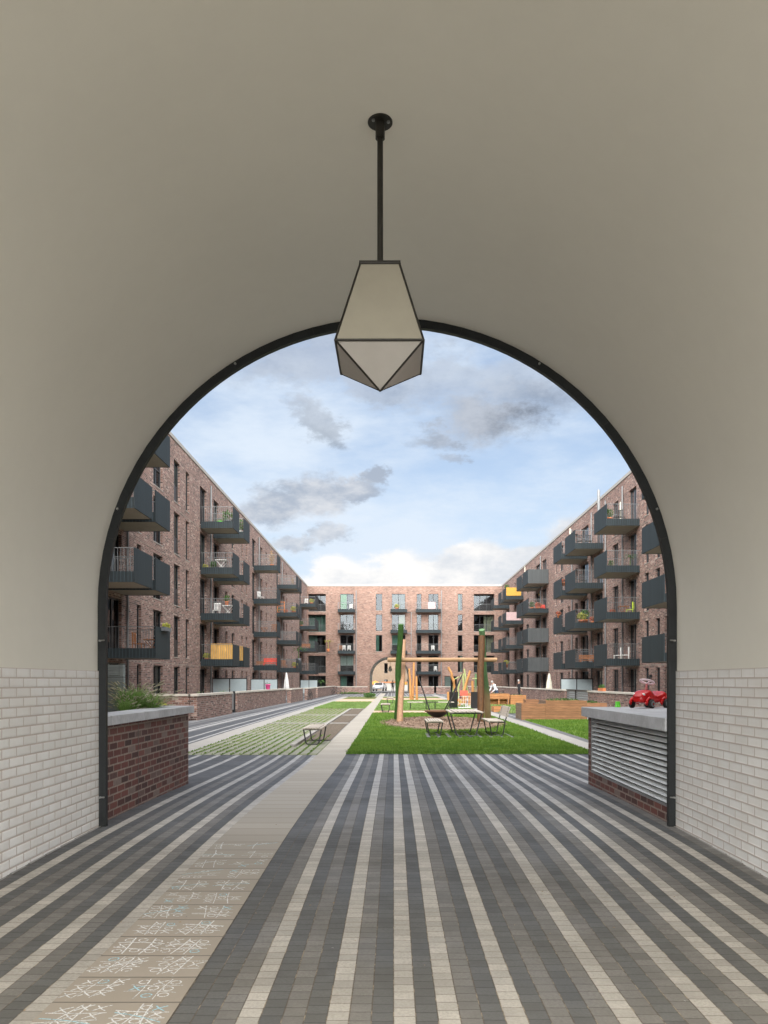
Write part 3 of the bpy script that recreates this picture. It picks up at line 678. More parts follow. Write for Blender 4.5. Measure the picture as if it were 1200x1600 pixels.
# ================================================================ WINGS
FL = [0.0, 2.8, 5.65, 8.5, 11.35]; TOP = 14.9
def facade(root, P, a0, a1, z0, z1, openings, matl, depth=.2, name='wall'):
    A = sorted({a0, a1, *[o[0] for o in openings], *[o[1] for o in openings]}); Z = sorted({z0, z1, *[o[2] for o in openings], *[o[3] for o in openings]})
    m = MB()
    for i in range(len(A)-1):
        for j in range(len(Z)-1):
            ca, cz = (A[i]+A[i+1])/2, (Z[j]+Z[j+1])/2
            if any(o[0] < ca < o[1] and o[2] < cz < o[3] for o in openings): continue
            m.quad(P(A[i], Z[j], 0), P(A[i+1], Z[j], 0), P(A[i+1], Z[j+1], 0), P(A[i], Z[j+1], 0))
    for o in openings:
        if len(o) > 4 and o[4] == 'arch': continue
        b0, b1, c0, c1 = o[:4]; dp = o[4] if len(o) > 4 else depth
        for e in ((b0, c0, b0, c1), (b1, c0, b1, c1), (b0, c0, b1, c0), (b0, c1, b1, c1)):
            m.quad(P(e[0], e[1], 0), P(e[2], e[3], 0), P(e[2], e[3], dp), P(e[0], e[1], dp))
    return m.build(name, matl, root)
def pbox(m, P, a0, a1, z0, z1, d0, d1, mi=0):
    v = [P(a, z, d_) for d_ in (d0, d1) for z in (z0, z1) for a in (a0, a1)]
    m.add(v, [(0, 1, 3, 2), (4, 6, 7, 5), (0, 4, 5, 1), (1, 5, 7, 3), (3, 7, 6, 2), (2, 6, 4, 0)], mi)
wq = random.Random(21)
def window(root, P, a0, a1, z0, z1, dp=.2, curtain=None, mull=0, transom=False, panel=False):
    w = .055; m = MB(); d0, d1 = dp-.07, dp-.004; e = .003
    a0 += e; a1 -= e; z0 += e; z1 -= e
    pbox(m, P, a0, a0+w, z0, z1, d0, d1); pbox(m, P, a1-w, a1, z0, z1, d0, d1); pbox(m, P, a0+w, a1-w, z0, z0+w, d0, d1); pbox(m, P, a0+w, a1-w, z1-w, z1, d0, d1)
    for k in range(mull): c = a0+(a1-a0)*(k+1)/(mull+1); pbox(m, P, c-.035, c+.035, z0+w, z1-w, d0+.003, d1)
    if transom: zt = z0+.95; pbox(m, P, a0+w, a1-w, zt-.03, zt+.03, d0+.006, d1)
    if panel: pbox(m, P, a0+w, a1-w, z0+w, z0+.98, d0+.01, d1-.01)
    pbox(m, P, a0-.02, a1+.02, z0-.045, z0-.005, -.025, d0-.002, 1)
    f = m.build('window', [FRAME, ROOFE], root)
    m = MB(); dg = d1-.02; m.quad(P(a0+w, z0+w, dg), P(a1-w, z0+w, dg), P(a1-w, z1-w, dg), P(a0+w, z1-w, dg)); m.build('pane', GLASS, f)
    if curtain:
        m = MB(); n = 10
        full = wq.random() < .4; c0, c1 = (a0+w, a1-w) if full else ((a0+w, a0+w+(a1-a0)*.45) if wq.random() < .5 else (a1-w-(a1-a0)*.45, a1-w))
        zz = z0+.06 if wq.random() < .7 else z0+1.0
        for k in range(n):
            u0, u1 = c0+(c1-c0)*k/n, c0+(c1-c0)*(k+1)/n; q0, q1 = dg+.05+.03*(k % 2), dg+.05+.03*((k+1) % 2)
            m.quad(P(u0, zz, q0), P(u1, zz, q1), P(u1, z1-w, q1), P(u0, z1-w, q0))
        m.build('curtain', CURT[curtain], f)
def balcony(root, P, a0, a1, zf, dep=2.0, near=+1, solid=(), screen=None, cov=None, open_front=False):
    """zf floor level; P's depth is negative outwards; a0 is the end nearer the camera"""
    m = MB(); pbox(m, P, a0, a1, zf-.20, zf-.02, -dep, -.02); b = m.build('balcony', SOFF, root)
    lo, ft, tp = zf-.22, zf+.20, zf+1.12
    for e0, e1 in ((a0-.03, a0-.002), (a1+.002, a1+.03)): m = MB(); pbox(m, P, e0, e1, lo, ft, -dep, -.02); m.build('fascia', CLAD, b)
    if open_front: m = MB(); pbox(m, P, a0-.03, a1+.03, lo, ft, -dep-.03, -dep-.002); m.build('fascia', CLAD, b)
    if not open_front:
        m = MB(); pbox(m, P, a0-.032, a1+.032, lo, tp, -dep-.045, -dep-.003); m.build('front_panel', CLAD, b)
    ends = [a0-.016, a1+.016]
    for e in ends:
        m = MB()
        pbox(m, P, e-.012, e+.012, tp-.03, tp, -dep, -.02)
        if not (e == ends[0] and 'near' in solid):
            n = int(dep/.125)
            for k in range(1, n): dd = -dep*k/n; pbox(m, P, e-.006, e+.006, ft-.01, tp-.02, dd-.006, dd+.006)
        m.build('railing', RAILM, b)
    if open_front:
        m = MB(); n = int((a1-a0)/.125); pbox(m, P, a0, a1, tp-.03, tp, -dep-.02, -dep)
        for k in range(n+1): a = a0+(a1-a0)*k/n; pbox(m, P, a-.006, a+.006, ft-.01, tp-.02, -dep-.016, -dep-.004)
        m.build('railing', RAILM, b)
    if 'near' in solid:
        m = MB(); pbox(m, P, a0-.045, a0-.031, lo, tp+.02, -dep, -.02); m.build('end_panel', CLADG, b)
    if screen:
        m = MB(); x0, mt, hi = screen; pbox(m, P, a0+.02, a0+.045, ft-.05, zf+hi, -dep+.03, -dep*x0); m.build('screen', mt, b)
        if mt is BAMB: m = MB(); pbox(m, P, a1-.045, a1-.02, ft-.05, zf+hi, -dep+.03, -dep*x0); m.build('screen', mt, b)
    if cov:
        m = MB(); pbox(m, P, a0-.062, a0-.034, zf+.02 if cov[1] else ft, tp+.03, -dep, -.3); m.build('screen', cov[0], b)
    return b
PL = lambda a, z, d_: (-12.0-d_, a, z)
PR = lambda a, z, d_: (15.05+d_, a, z)
PF = lambda a, z, d_: (a, 110.8+d_, z)
def wing_body(root, x0, x1, y0, y1, back):
    m = MB(); m.box(x0, x1, y0, y1, TOP-.06, TOP+.02); m.build('roof', OUTPL, root)
def rail_edge(root, P, a0, a1):
    m = MB(); pbox(m, P, a0, a1, TOP-.10, TOP+.10, -.05, .35); m.build('roof_edge', ROOFE, root)
def interior(root, P, a0, a1, depth=1.5):
    m = MB(); m.quad(P(a0, 0, depth), P(a1, 0, depth), P(a1, TOP, depth), P(a0, TOP, depth))
    for f in FL+[TOP-.3]: m.quad(P(a0, f-.05, .22), P(a1, f-.05, .22), P(a1, f-.05, depth), P(a0, f-.05, depth))
    m.build('interior', ROOM, root)
# left wing ------------------------------------------------------
LW = thing('apartment_building', (-17, 60, 0), 'left brown brick apartment wing with dark clad balconies', 'building', 'wings of the courtyard block')
# (y0, y1, kind)
Lcols = [(33.6, 35.3, 'door'), (37.4, 38.05, 'slit'), (39.95, 41.6, 'win'), (43.7, 44.95, 'tall'), (46.2, 47.0, 'slit'), (49.6, 51.3, 'door'), (53.3, 54.9, 'door'),
         (57.0, 57.8, 'slit'), (59.3, 60.4, 'win'), (63.0, 63.8, 'slit'), (64.9, 65.7, 'slit'), (67.9, 69.6, 'door'), (72.0, 73.2, 'win'), (75.1, 75.9, 'slit'), (78.0, 78.8, 'slit'),
         (82.0, 83.7, 'door'), (87.0, 87.9, 'slit'), (89.4, 90.3, 'slit'), (94, 95.2, 'win'), (102.0, 104.5, 'door')]
def fill(root, P, cols, wallm, a0, a1, skip=()):
    ops = []
    for (b0, b1, kind) in cols:
        for k, f in enumerate(FL):
            if (b0, k) in skip: continue
            z0 = f+(.02 if kind == 'door' else .15); z1 = f+2.42
            if kind == 'win': z0 = f+.95 if k == 0 else f+.15
            ops.append((b0, b1, z0, z1, kind))
    facade(root, P, a0, a1, -.1, TOP-.1, [o[:4] for o in ops], wallm)
    for (b0, b1, z0, z1, kind) in ops:
        cu = wq.choice(['white', 'white', 'cream', 'teal', 'grey', 'white']) if wq.random() < (.8 if kind != 'slit' else .5) else None
        window(root, P, b0, b1, z0, z1, .2, cu, mull=1 if b1-b0 > 1.2 else 0, transom=(kind in ('tall', 'win') and z1-z0 > 2), panel=(kind == 'tall'))
    rail_edge(root, P, a0, a1); interior(root, P, a0+.1, a1-.1)
fill(LW, PL, Lcols, WINGBR, 8.5, 110.8)
wing_body(LW, -23, -12.2, 8.5, 121.8, 0)
for y in (35.9, 52.3, 71.0, 85.7): m = MB(); m.tube([(-11.93, y, .1), (-11.93, y, 14.4)], .05, 10); m.build('downpipe', PIPE, LW)
m = MB()
for z in (2.55, 5.4, 8.25, 11.1): m.box(-12.004, -11.99, 36.2, 110, z, z+.018)
m.build('expansion_joint', SOFF, LW)
for k in (2, 3, 4): balcony(LW, PL, 30.8, 33.0, FL[k])
for k in (1, 2, 3, 4): balcony(LW, PL, 33.5, 35.6, FL[k])
for k in (1, 2, 3, 4):
    balcony(LW, PL, 49.7, 51.6, FL[k], screen=(.32, BAMB, 1.16) if k == 1 else None); balcony(LW, PL, 53.2, 55.3, FL[k], screen=(.32, BAMB, 1.16) if k == 1 else None)
    balcony(LW, PL, 68.5, 70.4, FL[k]); balcony(LW, PL, 82.0, 83.9, FL[k]); balcony(LW, PL, 84.6, 86.6, FL[k]); balcony(LW, PL, 102.0, 106.0, FL[k])
# right wing -----------------------------------------------------
RW = thing('apartment_building', (20, 60, 0), 'right brown brick apartment wing with yellow and pink balcony covers', 'building', 'wings of the courtyard block')
Rcols = [(39.2, 41.0, 'door'), (43.6, 44.4, 'slit'), (45.2, 46.0, 'slit'), (47.2, 48.0, 'slit'), (49.6, 51.2, 'door'), (53.6, 55.0, 'tall'), (57.6, 59.6, 'door'), (61.8, 64.2, 'door'), (65.4, 66.4, 'tall'),
         (68.4, 69.1, 'slit'), (71.0, 72.6, 'win'), (73.8, 74.6, 'slit'), (78.8, 81.2, 'door'), (82.0, 84.8, 'door'), (89.0, 91.0, 'tall'), (92.9, 95.6, 'door'), (98.5, 99.5, 'slit'), (104, 106, 'door')]
fill(RW, PR, Rcols, WINGBR, 8.5, 110.8)
wing_body(RW, 15.25, 26, 8.5, 121.8, 0)
for y in (52.4, 56.6, 60.6, 67.2, 81.6): m = MB(); m.tube([(14.98, y, .1), (14.98, y, 14.4)], .05, 10); m.build('downpipe', PIPE, RW)
m = MB()
for z in (2.55, 5.4, 8.25, 11.1): m.box(15.04, 15.054, 36.2, 110, z, z+.018)
m.build('expansion_joint', SOFF, RW)
for k in (1, 2, 3, 4):
    balcony(RW, PR, 38.5, 41.9, FL[k]); balcony(RW, PR, 48.9, 51.9, FL[k])
    balcony(RW, PR, 57.4, 60.7, FL[k]); balcony(RW, PR, 62.1, 65.1, FL[k])
    balcony(RW, PR, 77.6, 80.7, FL[k], solid=('near',) if k in (4, 2, 1) else ()); balcony(RW, PR, 81.4, 84.6, FL[k])
    balcony(RW, PR, 92.7, 95.7, FL[k], cov={4: (YEL, 0), 3: (PINKC, 0)}.get(k)); balcony(RW, PR, 96.6, 99.4, FL[k]); balcony(RW, PR, 104.0, 106.8, FL[k])
# far wing -------------------------------------------------------
FW = thing('apartment_building', (1, 116, 0), 'far rosy brick apartment wing with an arched passage through it', 'building', 'wings of the courtyard block')
s = .08864
def X(px): return (px-615)*s
ops = []
def colw(p0, p1, floors, kind='w', dz0=.12):
    for k in floors: ops.append((X(p0), X(p1), FL[k]+dz0, FL[k]+2.40, kind))
colw(481.5, 509, range(5), 'log', .0); colw(531.5, 552.5, range(5), 'door', .02); colw(587.2, 597.2, (2, 3, 4)); colw(612.3, 633.3, (2, 3, 4), 'door', .02)
colw(651.2, 658.5, range(5)); colw(669.4, 685, range(5), 'door', .02); colw(715.3, 722.6, (1, 2, 3, 4)); colw(740.3, 772.5, (1, 2, 3, 4), 'log', .05)
ops.append((X(694.6), X(714), 0, 2.35, 'entry')); ops.append((X(768)-2.1, X(768)-1.1, .4, 2.3, 'w'))
FAX, FAR_ = -.55, 2.69; FSP = 2.28
arch = (FAX-FAR_, FAX+FAR_, -.1, FSP+FAR_)
facade(FW, PF, -12, 15.05, -.1, TOP-.1, [o[:4] for o in ops if o[4] != 'log']+[o[:4]+(1.3,) for o in ops if o[4] == 'log']+[arch+('arch',)], FARBR)
m = MB(); pr = arch_prof(FAX, FAR_, FSP, -.1)
for a, b in zip(pr[1:-1], pr[2:-1]): m.quad((a[0], 110.8, a[1]), (b[0], 110.8, b[1]), (b[0], 110.8, arch[3]), (a[0], 110.8, arch[3]))
m.build('arch_wall', FARBR, FW)
m = MB(); vault(m, FAX, FAR_, FSP, 0, 110.8, 121.8); m.build('vault', PLASTER, FW)
m = MB(); pr0 = arch_prof(FAX, FAR_+.06, FSP, 0); pr1 = arch_prof(FAX, FAR_-.03, FSP, 0)
for (a, b, c, e) in zip(pr0, pr0[1:], pr1, pr1[1:]):
    m.quad((a[0], 110.76, a[1]), (b[0], 110.76, b[1]), (e[0], 110.76, e[1]), (c[0], 110.76, c[1])); m.quad((c[0], 110.76, c[1]), (e[0], 110.76, e[1]), (e[0], 110.9, e[1]), (c[0], 110.9, c[1]))
m.build('arch_frame', STEEL, FW)
rail_edge(FW, PF, -12, 15.05)
m = MB(); m.box(-23, 26, 111.1, 121.8, TOP-.06, TOP+.02); m.build('roof', OUTPL, FW)
m = MB(); spandrel(m, FAX, FAR_, FSP, -.1, -23, 26, TOP, 121.8); m.build('street_wall', FARBR, FW)
m = MB()
for a0, a1 in ((-12, FAX-FAR_-.1), (FAX+FAR_+.1, 15.05)):
    m.quad(PF(a0, 0, 3), PF(a1, 0, 3), PF(a1, TOP, 3), PF(a0, TOP, 3))
m.quad(PF(-12, FSP+FAR_+.2, 3), PF(15, FSP+FAR_+.2, 3), PF(15, TOP, 3), PF(-12, TOP, 3))
for f in FL+[TOP-.3]:
    if f > .1: 
        if f > 5.2: m.quad(PF(-12, f-.05, .22), PF(15, f-.05, .22), PF(15, f-.05, 3), PF(-12, f-.05, 3))
        else: m.quad(PF(-12, f-.05, .22), PF(FAX-FAR_-.1, f-.05, .22), PF(FAX-FAR_-.1, f-.05, 3), PF(-12, f-.05, 3)); m.quad(PF(FAX+FAR_+.1, f-.05, .22), PF(15, f-.05, .22), PF(15, f-.05, 3), PF(FAX+FAR_+.1, f-.05, 3))
m.build('interior', ROOM, FW)
for (b0, b1, z0, z1, kind) in ops:
    dp = 1.3 if kind == 'log' else .16
    cu = wq.choice(['teal', 'teal', 'white', 'cream', 'grey']) if wq.random() < .6 else None
    if abs(b0-X(531.5)) < .01 and z0 > 11: cu = 'green'
    window(FW, PF, b0, b1, z0, z1, dp, cu, mull={'log': 2, 'door': 1, 'w': 0, 'entry': 1}[kind])
    if kind == 'log':
        m = MB(); pbox(m, PF, b0+.02, b1-.02, z0+.92, z0+.95, .03, .05)
        n = int((b1-b0)/.14)
        for k in range(n+1): a = b0+.03+(b1-b0-.06)*k/n; pbox(m, PF, a-.006, a+.006, z0+.01, z0+.92, .034, .046)
        m.build('railing', RAILM, FW)
for k in (1, 2, 3, 4):
    balcony(FW, PF, X(529), X(554.5), FL[k], 1.2, open_front=True); balcony(FW, PF, X(650), X(687.5), FL[k], 1.2, open_front=True)
    if k > 1: balcony(FW, PF, X(610.5), X(635.5), FL[k], 1.2, open_front=True)
for px in (556.5, 689.8): m = MB(); m.tube([(X(px), 110.73, .1), (X(px), 110.73, 14.2)], .06, 8); m.build('downpipe', PIPE, FW)
m = MB(); m.tube([(X(636), 110.73, 11.2), (X(642.5), 110.73, 11.2), (X(642.5), 110.73, 5.2)], .05, 8)
for z in (8.3, 5.5): m.tube([(X(636), 110.73, z), (X(642.5), 110.73, z)], .05, 8)
m.build('downpipe', PIPE, FW)
m = MB()
for z in (2.62, 5.45, 8.3, 11.15): m.box(-12, 15, 110.79, 110.804, z, z+.02)
m.build('expansion_joint', SOFF, FW)
m = MB(); pbox(m, PF, X(640), X(650), TOP+.02, TOP+.5, 3, 4.2); pbox(m, PF, X(706), X(711), TOP+.02, TOP+.35, 2, 2.6); m.build('roof_vent', PIPE, FW)

# ================================================================ TERRACE WALLS
def gwall(name, x0, x1, y0, y1, h, label, matl=WINGBR, ov=.05, ct=.09, group='low brick terrace walls', cop=COPM):
    o = thing(name, ((x0+x1)/2, (y0+y1)/2, 0), label, 'wall', group)
    m = MB(); m.box(x0, x1, y0, y1, -.1, h-ct); m.build('brick_wall', matl, o)
    m = MB(); L = max(x1-x0, y1-y0); n = max(1, int(L/1.2)); along = (y1-y0) > (x1-x0)
    for k in range(n):
        if along: a, b = y0+(y1-y0)*k/n, y0+(y1-y0)*(k+1)/n-.008; m.box(x0-ov, x1+ov, a-(ov if k == 0 else 0), b+(ov if k == n-1 else 0), h-ct, h)
        else: a, b = x0+(x1-x0)*k/n, x0+(x1-x0)*(k+1)/n-.008; m.box(a-(ov if k == 0 else 0), b+(ov if k == n-1 else 0), y0-ov, y1+ov, h-ct, h)
    m.build('coping', cop, o); return o
gwall('terrace_wall', -12, -8.42, 33.0, 33.3, 1.09, 'short brick wall crossing from the left wing at the first terrace')
gwall('terrace_wall', -8.4, -8.1, 33.0, 40.1, 1.085, 'left brick terrace wall nearest the arch, before the narrow gate')
gwall('terrace_wall', -8.4, -8.1, 41.5, 60.0, 1.085, 'long left brick terrace wall below the frosted screens, with the pink pot')
gwall('terrace_wall', -8.0, -7.7, 60.05, 68.0, 1.07, 'left brick terrace wall beyond the pink pot, set slightly forward')
gwall('terrace_wall', -7.8, -7.5, 70.0, 77.0, 1.05, 'left brick terrace wall between the two wall gaps')
gwall('terrace_wall', -7.8, -7.5, 79.0, 103.0, 1.05, 'farthest left brick terrace wall, with a bicycle at its end')
gwall('terrace_wall', -7.45, -3.4, 103.0, 103.3, .98, 'front facing brick wall left of the far arch')
gwall('terrace_wall', 2.35, 5.2, 103.0, 103.3, .98, 'front facing brick wall behind the two orange posts')
gwall('terrace_wall', 5.5, 7.3, 103.0, 103.3, .98, 'front facing brick wall beside the dark entrance door')
gwall('terrace_wall', 9.2, 11.1, 101.0, 101.3, 1.05, 'front facing brick wall at the right far corner')
gwall('terrace_wall', 11.12, 11.42, 52.0, 101.0, 1.085, 'long right brick terrace wall behind the people')
gwall('terrace_wall', 11.12, 11.42, 26.0, 45.8, 1.085, 'right brick terrace wall behind the toy car, holding the flower trough')
o = thing('garden_gate', (-8.2, 40.8, 0), 'narrow grey slatted gate in the left terrace wall', 'gate', 'grey gates in the terrace walls')
m = MB(); m.box(-8.3, -8.26, 40.16, 41.44, .15, 1.0); m.build('gate_panel', PIPE, o)
m = MB(); m.box(-8.32, -8.2, 41.38, 41.46, 0, 1.1); m.build('post', FRAME, o)
o = thing('garden_gate', (11.25, 49, 0), 'wide grey slatted gate in the right terrace wall', 'gate', 'grey gates in the terrace walls')
m = MB()
for k in range(7): m.box(11.25, 11.28, 45.9, 51.9, .1+k*.14, .1+k*.14+.12)
m.build('gate_panel', PIPE, o)
m = MB(); m.box(11.2, 11.33, 49.3, 49.45, 0, 1.07); m.box(11.18, 11.36, 45.9, 51.9, 1.07, 1.11); m.build('post', FRAME, o)
# frosted privacy screens
def screen(x0, x1, y, h, label, alt=False):
    o = thing('privacy_screen', ((x0+x1)/2, y, 0), label, 'screen', 'frosted terrace screens')
    xm = (x0+x1)/2; m = MB()
    for x in (x0, xm, x1): m.box(x-.03, x+.03, y-.02, y+.02, 0, h)
    m.box(x0, x1, y-.021, y+.021, h-.06, h+.001); m.build('frame', FRAME, o)
    m = MB(); m.box(x0+.04, xm-.04, y-.008, y+.008, .1, h-.07); m.build('glass_panel', FROST, o)
    m = MB(); m.box(xm+.04, x1-.04, y-.008, y+.008, .1, h-.07); p_ = m.build('glass_panel', CURT['cream'] if alt else FROST, o)
screen(-12, -9.72, 53.0, 1.84, 'left frosted glass screen nearest the arch, under the bamboo balcony')
screen(-12, -9.75, 67.2, 1.84, 'left frosted glass screen behind the pink pot')
screen(-12, -9.8, 103.0, 1.84, 'farthest left frosted glass screen in the corner')
screen(12.6, 15.0, 60.3, 1.84, 'right frosted glass screen behind the wooden planters')
# raised green bed by the first terrace
o = thing('raised_bed', (-10, 26, 0), 'raised bed of low green shrubs in front of the first left terrace', 'planter')
m = MB(); m.box(-12, -8.35, 18, 32.9, -.1, .62); m.build('brick_wall', WINGBR, o)
m = MB(); m.leaves((-10.1, 27, .70), (1.8, 6, .22), 4200, .07, 0, 3); m.build('foliage', LEAFY, o)

# ================================================================ NEAR LEFT PLANTER
GP = thing('brick_planter', (-5, 10.4, 0), 'red brick planter with pale concrete coping and tall grass inside the arch at left', 'planter')
m = MB(); m.box(-3.40, -3.15, 8.5, 12.28, -.1, 1.12); m.box(-8, -3.402, 12.03, 12.28, -.1, 1.12)
m.box(-3.1505, -3.1485, 9.86, 9.872, 0, 1.12, 1)
m.build('brick_wall', [REDBR, BLACK], GP)
m = MB()
for a, b in ((8.5, 8.72), (8.728, 9.915), (9.923, 11.13), (11.138, 12.36)): m.box(-3.48, -3.08, a, b, 1.121, 1.228)
for a, b in ((-8, -5.9), (-5.892, -4.7), (-4.692, -3.488)): m.box(a, b, 11.96, 12.36, 1.121, 1.228)
m.build('coping', CONCD, GP, bevel=.006)
m = MB(); m.box(-8, -3.41, 8.5, 12.02, .8, 1.10); m.build('soil', SOIL, GP)
# tall grasses
def tallgrass(x, y, z, n, h, label, seed, spread=.32, group='tall ornamental grasses in the brick planter'):
    q = random.Random(seed); o = thing('ornamental_grass', (x, y, z), label, 'plant', group)
    m = MB(); ms = MB()
    for _ in range(n):
        a = q.uniform(0, 6.283); r0 = q.uniform(0, .06); hh = h*q.uniform(.45, 1.05); out = spread*q.uniform(.2, 1.2); w = q.uniform(.004, .0085)
        seed_ = q.random() < .16; k = 6; P = []
        for i in range(k+1):
            u = i/k; rr = r0+out*u**1.8; zz = hh*(u*1.12-.32*u**3.2*(1.3 if not seed_ else .8)); P.append(Vector((x+math.cos(a)*rr, y+math.sin(a)*rr, z+zz)))
        side = Vector((-math.sin(a), math.cos(a), 0))
        for i in range(k):
            w0, w1 = w*(1-i/k*.8), w*(1-(i+1)/k*.85); m.add([P[i]-side*w0, P[i]+side*w0, P[i+1]+side*w1, P[i+1]-side*w1], [(0, 1, 2, 3)])
        if seed_: ms.tube([P[-2], (P[-2]+P[-1])/2, P[-1], P[-1]+(P[-1]-P[-2])*.3], [.002, .008, .007, .001], 5)
    m.build('blades', TALLG, o); ms.build('seed_heads', SEEDH, o)
gl = ['at its right end', 'left of the first clump', 'in the middle of the planter', 'beside the grey fence', 'at the back behind the coping corner', 'low at the front edge', 'next to the fence post']
for k, (x, y, n, h, sp_) in enumerate([(-3.46, 11.45, 300, .46, .36), (-3.62, 11.25, 320, .56, .34), (-3.76, 11.3, 320, .56, .30), (-3.70, 11.6, 240, .58, .3), (-3.60, 11.85, 160, .42, .36), (-3.60, 11.0, 150, .34, .22), (-3.66, 10.85, 150, .40, .18)]):
    tallgrass(x, y, 1.09, n, h, 'tall green grass clump '+gl[k], 40+k, sp_)
o = thing('wooden_fence', (-5.2, 11.7, 1.1), 'grey weathered board fence standing behind the planter at left', 'fence')
m = MB()
for k in range(5): m.box(-6.4, -3.98, 11.66+.001*k, 11.70, 1.06+k*.158, 1.06+k*.158+.152)
m.build('boards', GREYW, o)
m = MB(); m.box(-3.985, -3.93, 11.64, 11.72, 1.06, 1.86); m.build('post', GREYW, o)

# ================================================================ VENTILATION BOX
VB = thing('ventilation_box', (4.5, 10.4, 0), 'low ventilation housing with aluminium louvres and concrete top at right', 'ventilation shaft')
m = MB(); m.box(2.97, 3.3, 8.5, 12.2, -.1, .235); m.box(2.97, 3.3, 12.06, 12.2, .235, 1.07); m.box(3.3, 8.0, 11.9, 12.2, -.1, 1.07); m.build('brick_wall', REDBR, VB)
m = MB(); m.box(2.88, 8.1, 8.5, 12.28, 1.071, 1.212); m.build('coping', CONCD, VB, bevel=.006)
LV = MB(); LV.box(2.975, 3.05, 8.5, 8.50, .237, 1.07); LV.box(2.975, 3.05, 12.03, 12.058, .237, 1.07); LV.box(2.972, 3.06, 8.50, 12.03, .237, .262); LV.box(2.972, 3.06, 8.50, 12.03, 1.045, 1.07)
lv = LV.build('louvre', PIPE, VB)
m = MB()
for k in range(12):
    z = .275+k*.0655
    m.add([(2.978, 8.50, z), (2.978, 12.03, z), (3.035, 12.03, z+.030), (3.035, 8.50, z+.030), (2.978, 8.50, z+.005), (2.978, 12.03, z+.005), (3.035, 12.03, z+.034), (3.035, 8.50, z+.034)], [(0, 1, 2, 3), (4, 7, 6, 5), (0, 4, 5, 1), (2, 6, 7, 3)])
m.build('slats', plain('aluminium', (.78, .81, .82), .45, .06, 3, metal=.25, bump=.03), lv)
m = MB(); m.quad((3.09, 8.49, .2), (3.09, 12.05, .2), (3.09, 12.05, 1.07), (3.09, 8.49, 1.07)); m.build('dark_backing', BLACK, VB)
# green cup
o = lthing('plastic_cup', (3.40, 12.14, 1.212), 'small upturned bright green plastic cup on the ventilation housing', 'cup')
m = MB(); m.lathe([(.0, .085), (.030, .085), (.034, .08), (.040, .01), (.044, .008), (.044, 0), (.038, 0)], 0, 0, 0, 20); m.build('cup_body', GREENP, o)
# toy car ---------------------------------------------------------
TC = lthing('toy_car', (3.76, 11.80, 1.212), 'red plastic ride-on toy car with pale steering wheel on the ventilation housing', 'toy car', rz=math.atan2(-.64, -.77), sc=1.06)
# local: +x is forward, y sideways
secs = []   # x, half width, z low, z high, edge z
body = [(-.29, .085, .13, .185), (-.27, .12, .10, .225), (-.22, .135, .085, .235), (-.15, .125, .075, .205), (-.08, .105, .07, .18), (-.02, .095, .065, .185), (.03, .10, .06, .235), (.08, .11, .06, .255), (.15, .115, .065, .25), (.21, .105, .075, .225), (.255, .085, .085, .195), (.275, .05, .10, .165)]
m = MB(); n = 20; vs = []
for (x, w, z0, z1) in body:
    for j in range(n):
        a = 2*math.pi*j/n; c, s_ = math.cos(a), math.sin(a); e = .55
        vs.append((x, w*math.copysign(abs(c)**e, c), (z0+z1)/2+(z1-z0)/2*math.copysign(abs(s_)**e, s_)))
k = len(body)
m.add(vs, [(i*n+j, i*n+(j+1) % n, (i+1)*n+(j+1) % n, (i+1)*n+j) for i in range(k-1) for j in range(n)], 0, True)
m.add(vs[:n], [tuple(range(n))], 0); m.add(vs[-n:], [tuple(range(n))[::-1]], 0)
m.build('body', REDP, TC)
for sy in (-1, 1):
    m = MB()
    for (cx, rr) in ((.165, .075), (-.20, .073)):
        P = [(cx+rr*1.02*math.cos(R(a)), sy*.128, .066+rr*1.0*math.sin(R(a))) for a in range(-5, 186, 12)]
        P = [(cx+rr*1.45, sy*.125, .05+.03)] + P + [(cx-rr*1.5, sy*.12, .06)]
        m.tube(P, [.010]+[.020]*(len(P)-2)+[.012], 10)
    m.build('fender', REDP, TC)
for (x, y) in ((.165, -.155), (.165, .155), (-.20, -.15), (-.20, .15)):
    m = MB(); sg = 1 if y > 0 else -1
    m.tube([(x, y-sg*.022, .060), (x, y-sg*.018, .060), (x, y+sg*.016, .060), (x, y+sg*.022, .060)], [.050, .060, .060, .050], 20); w_ = m.build('wheel', RUBBER, TC)
    m = MB(); m.tube([(x, y+sg*.021, .060), (x, y+sg*.026, .060)], .040, 18); m.tube([(x, y+sg*.0262, .060), (x, y+sg*.030, .060)], .022, 14, 1); m.tube([(x, y+sg*.0302, .060), (x, y+sg*.036, .060)], .010, 10, 2); m.build('hub', [TYREG, BLACK, REDP], w_)
m = MB(); m.tube([(.06, 0, .24), (.045, 0, .335)], [.02, .015], 10); m.build('steering_column', rgb('column_red', (.6, .2, .2), .4), TC)
m = MB(); c = Vector((.035, 0, .365)); nrm = Vector((-.35, 0, 1)).normalized(); a_ = Vector((0, 1, 0)); b_ = nrm.cross(a_)
m.tube([c+(a_*math.cos(2*math.pi*j/24)+b_*math.sin(2*math.pi*j/24))*.095 for j in range(24)], .0125, 8, closed=True)
for a in (90, 210, 330): m.tube([c-nrm*.03, c+(a_*math.cos(R(a))+b_*math.sin(R(a)))*.088], .011, 6)
m.build('steering_wheel', WHEELW, TC)
m = MB(); m.ell((.23, -.07, .185), (.02, .026, .022)); m.ell((.23, .07, .185), (.02, .026, .022)); m.build('headlight', WHITE, TC)

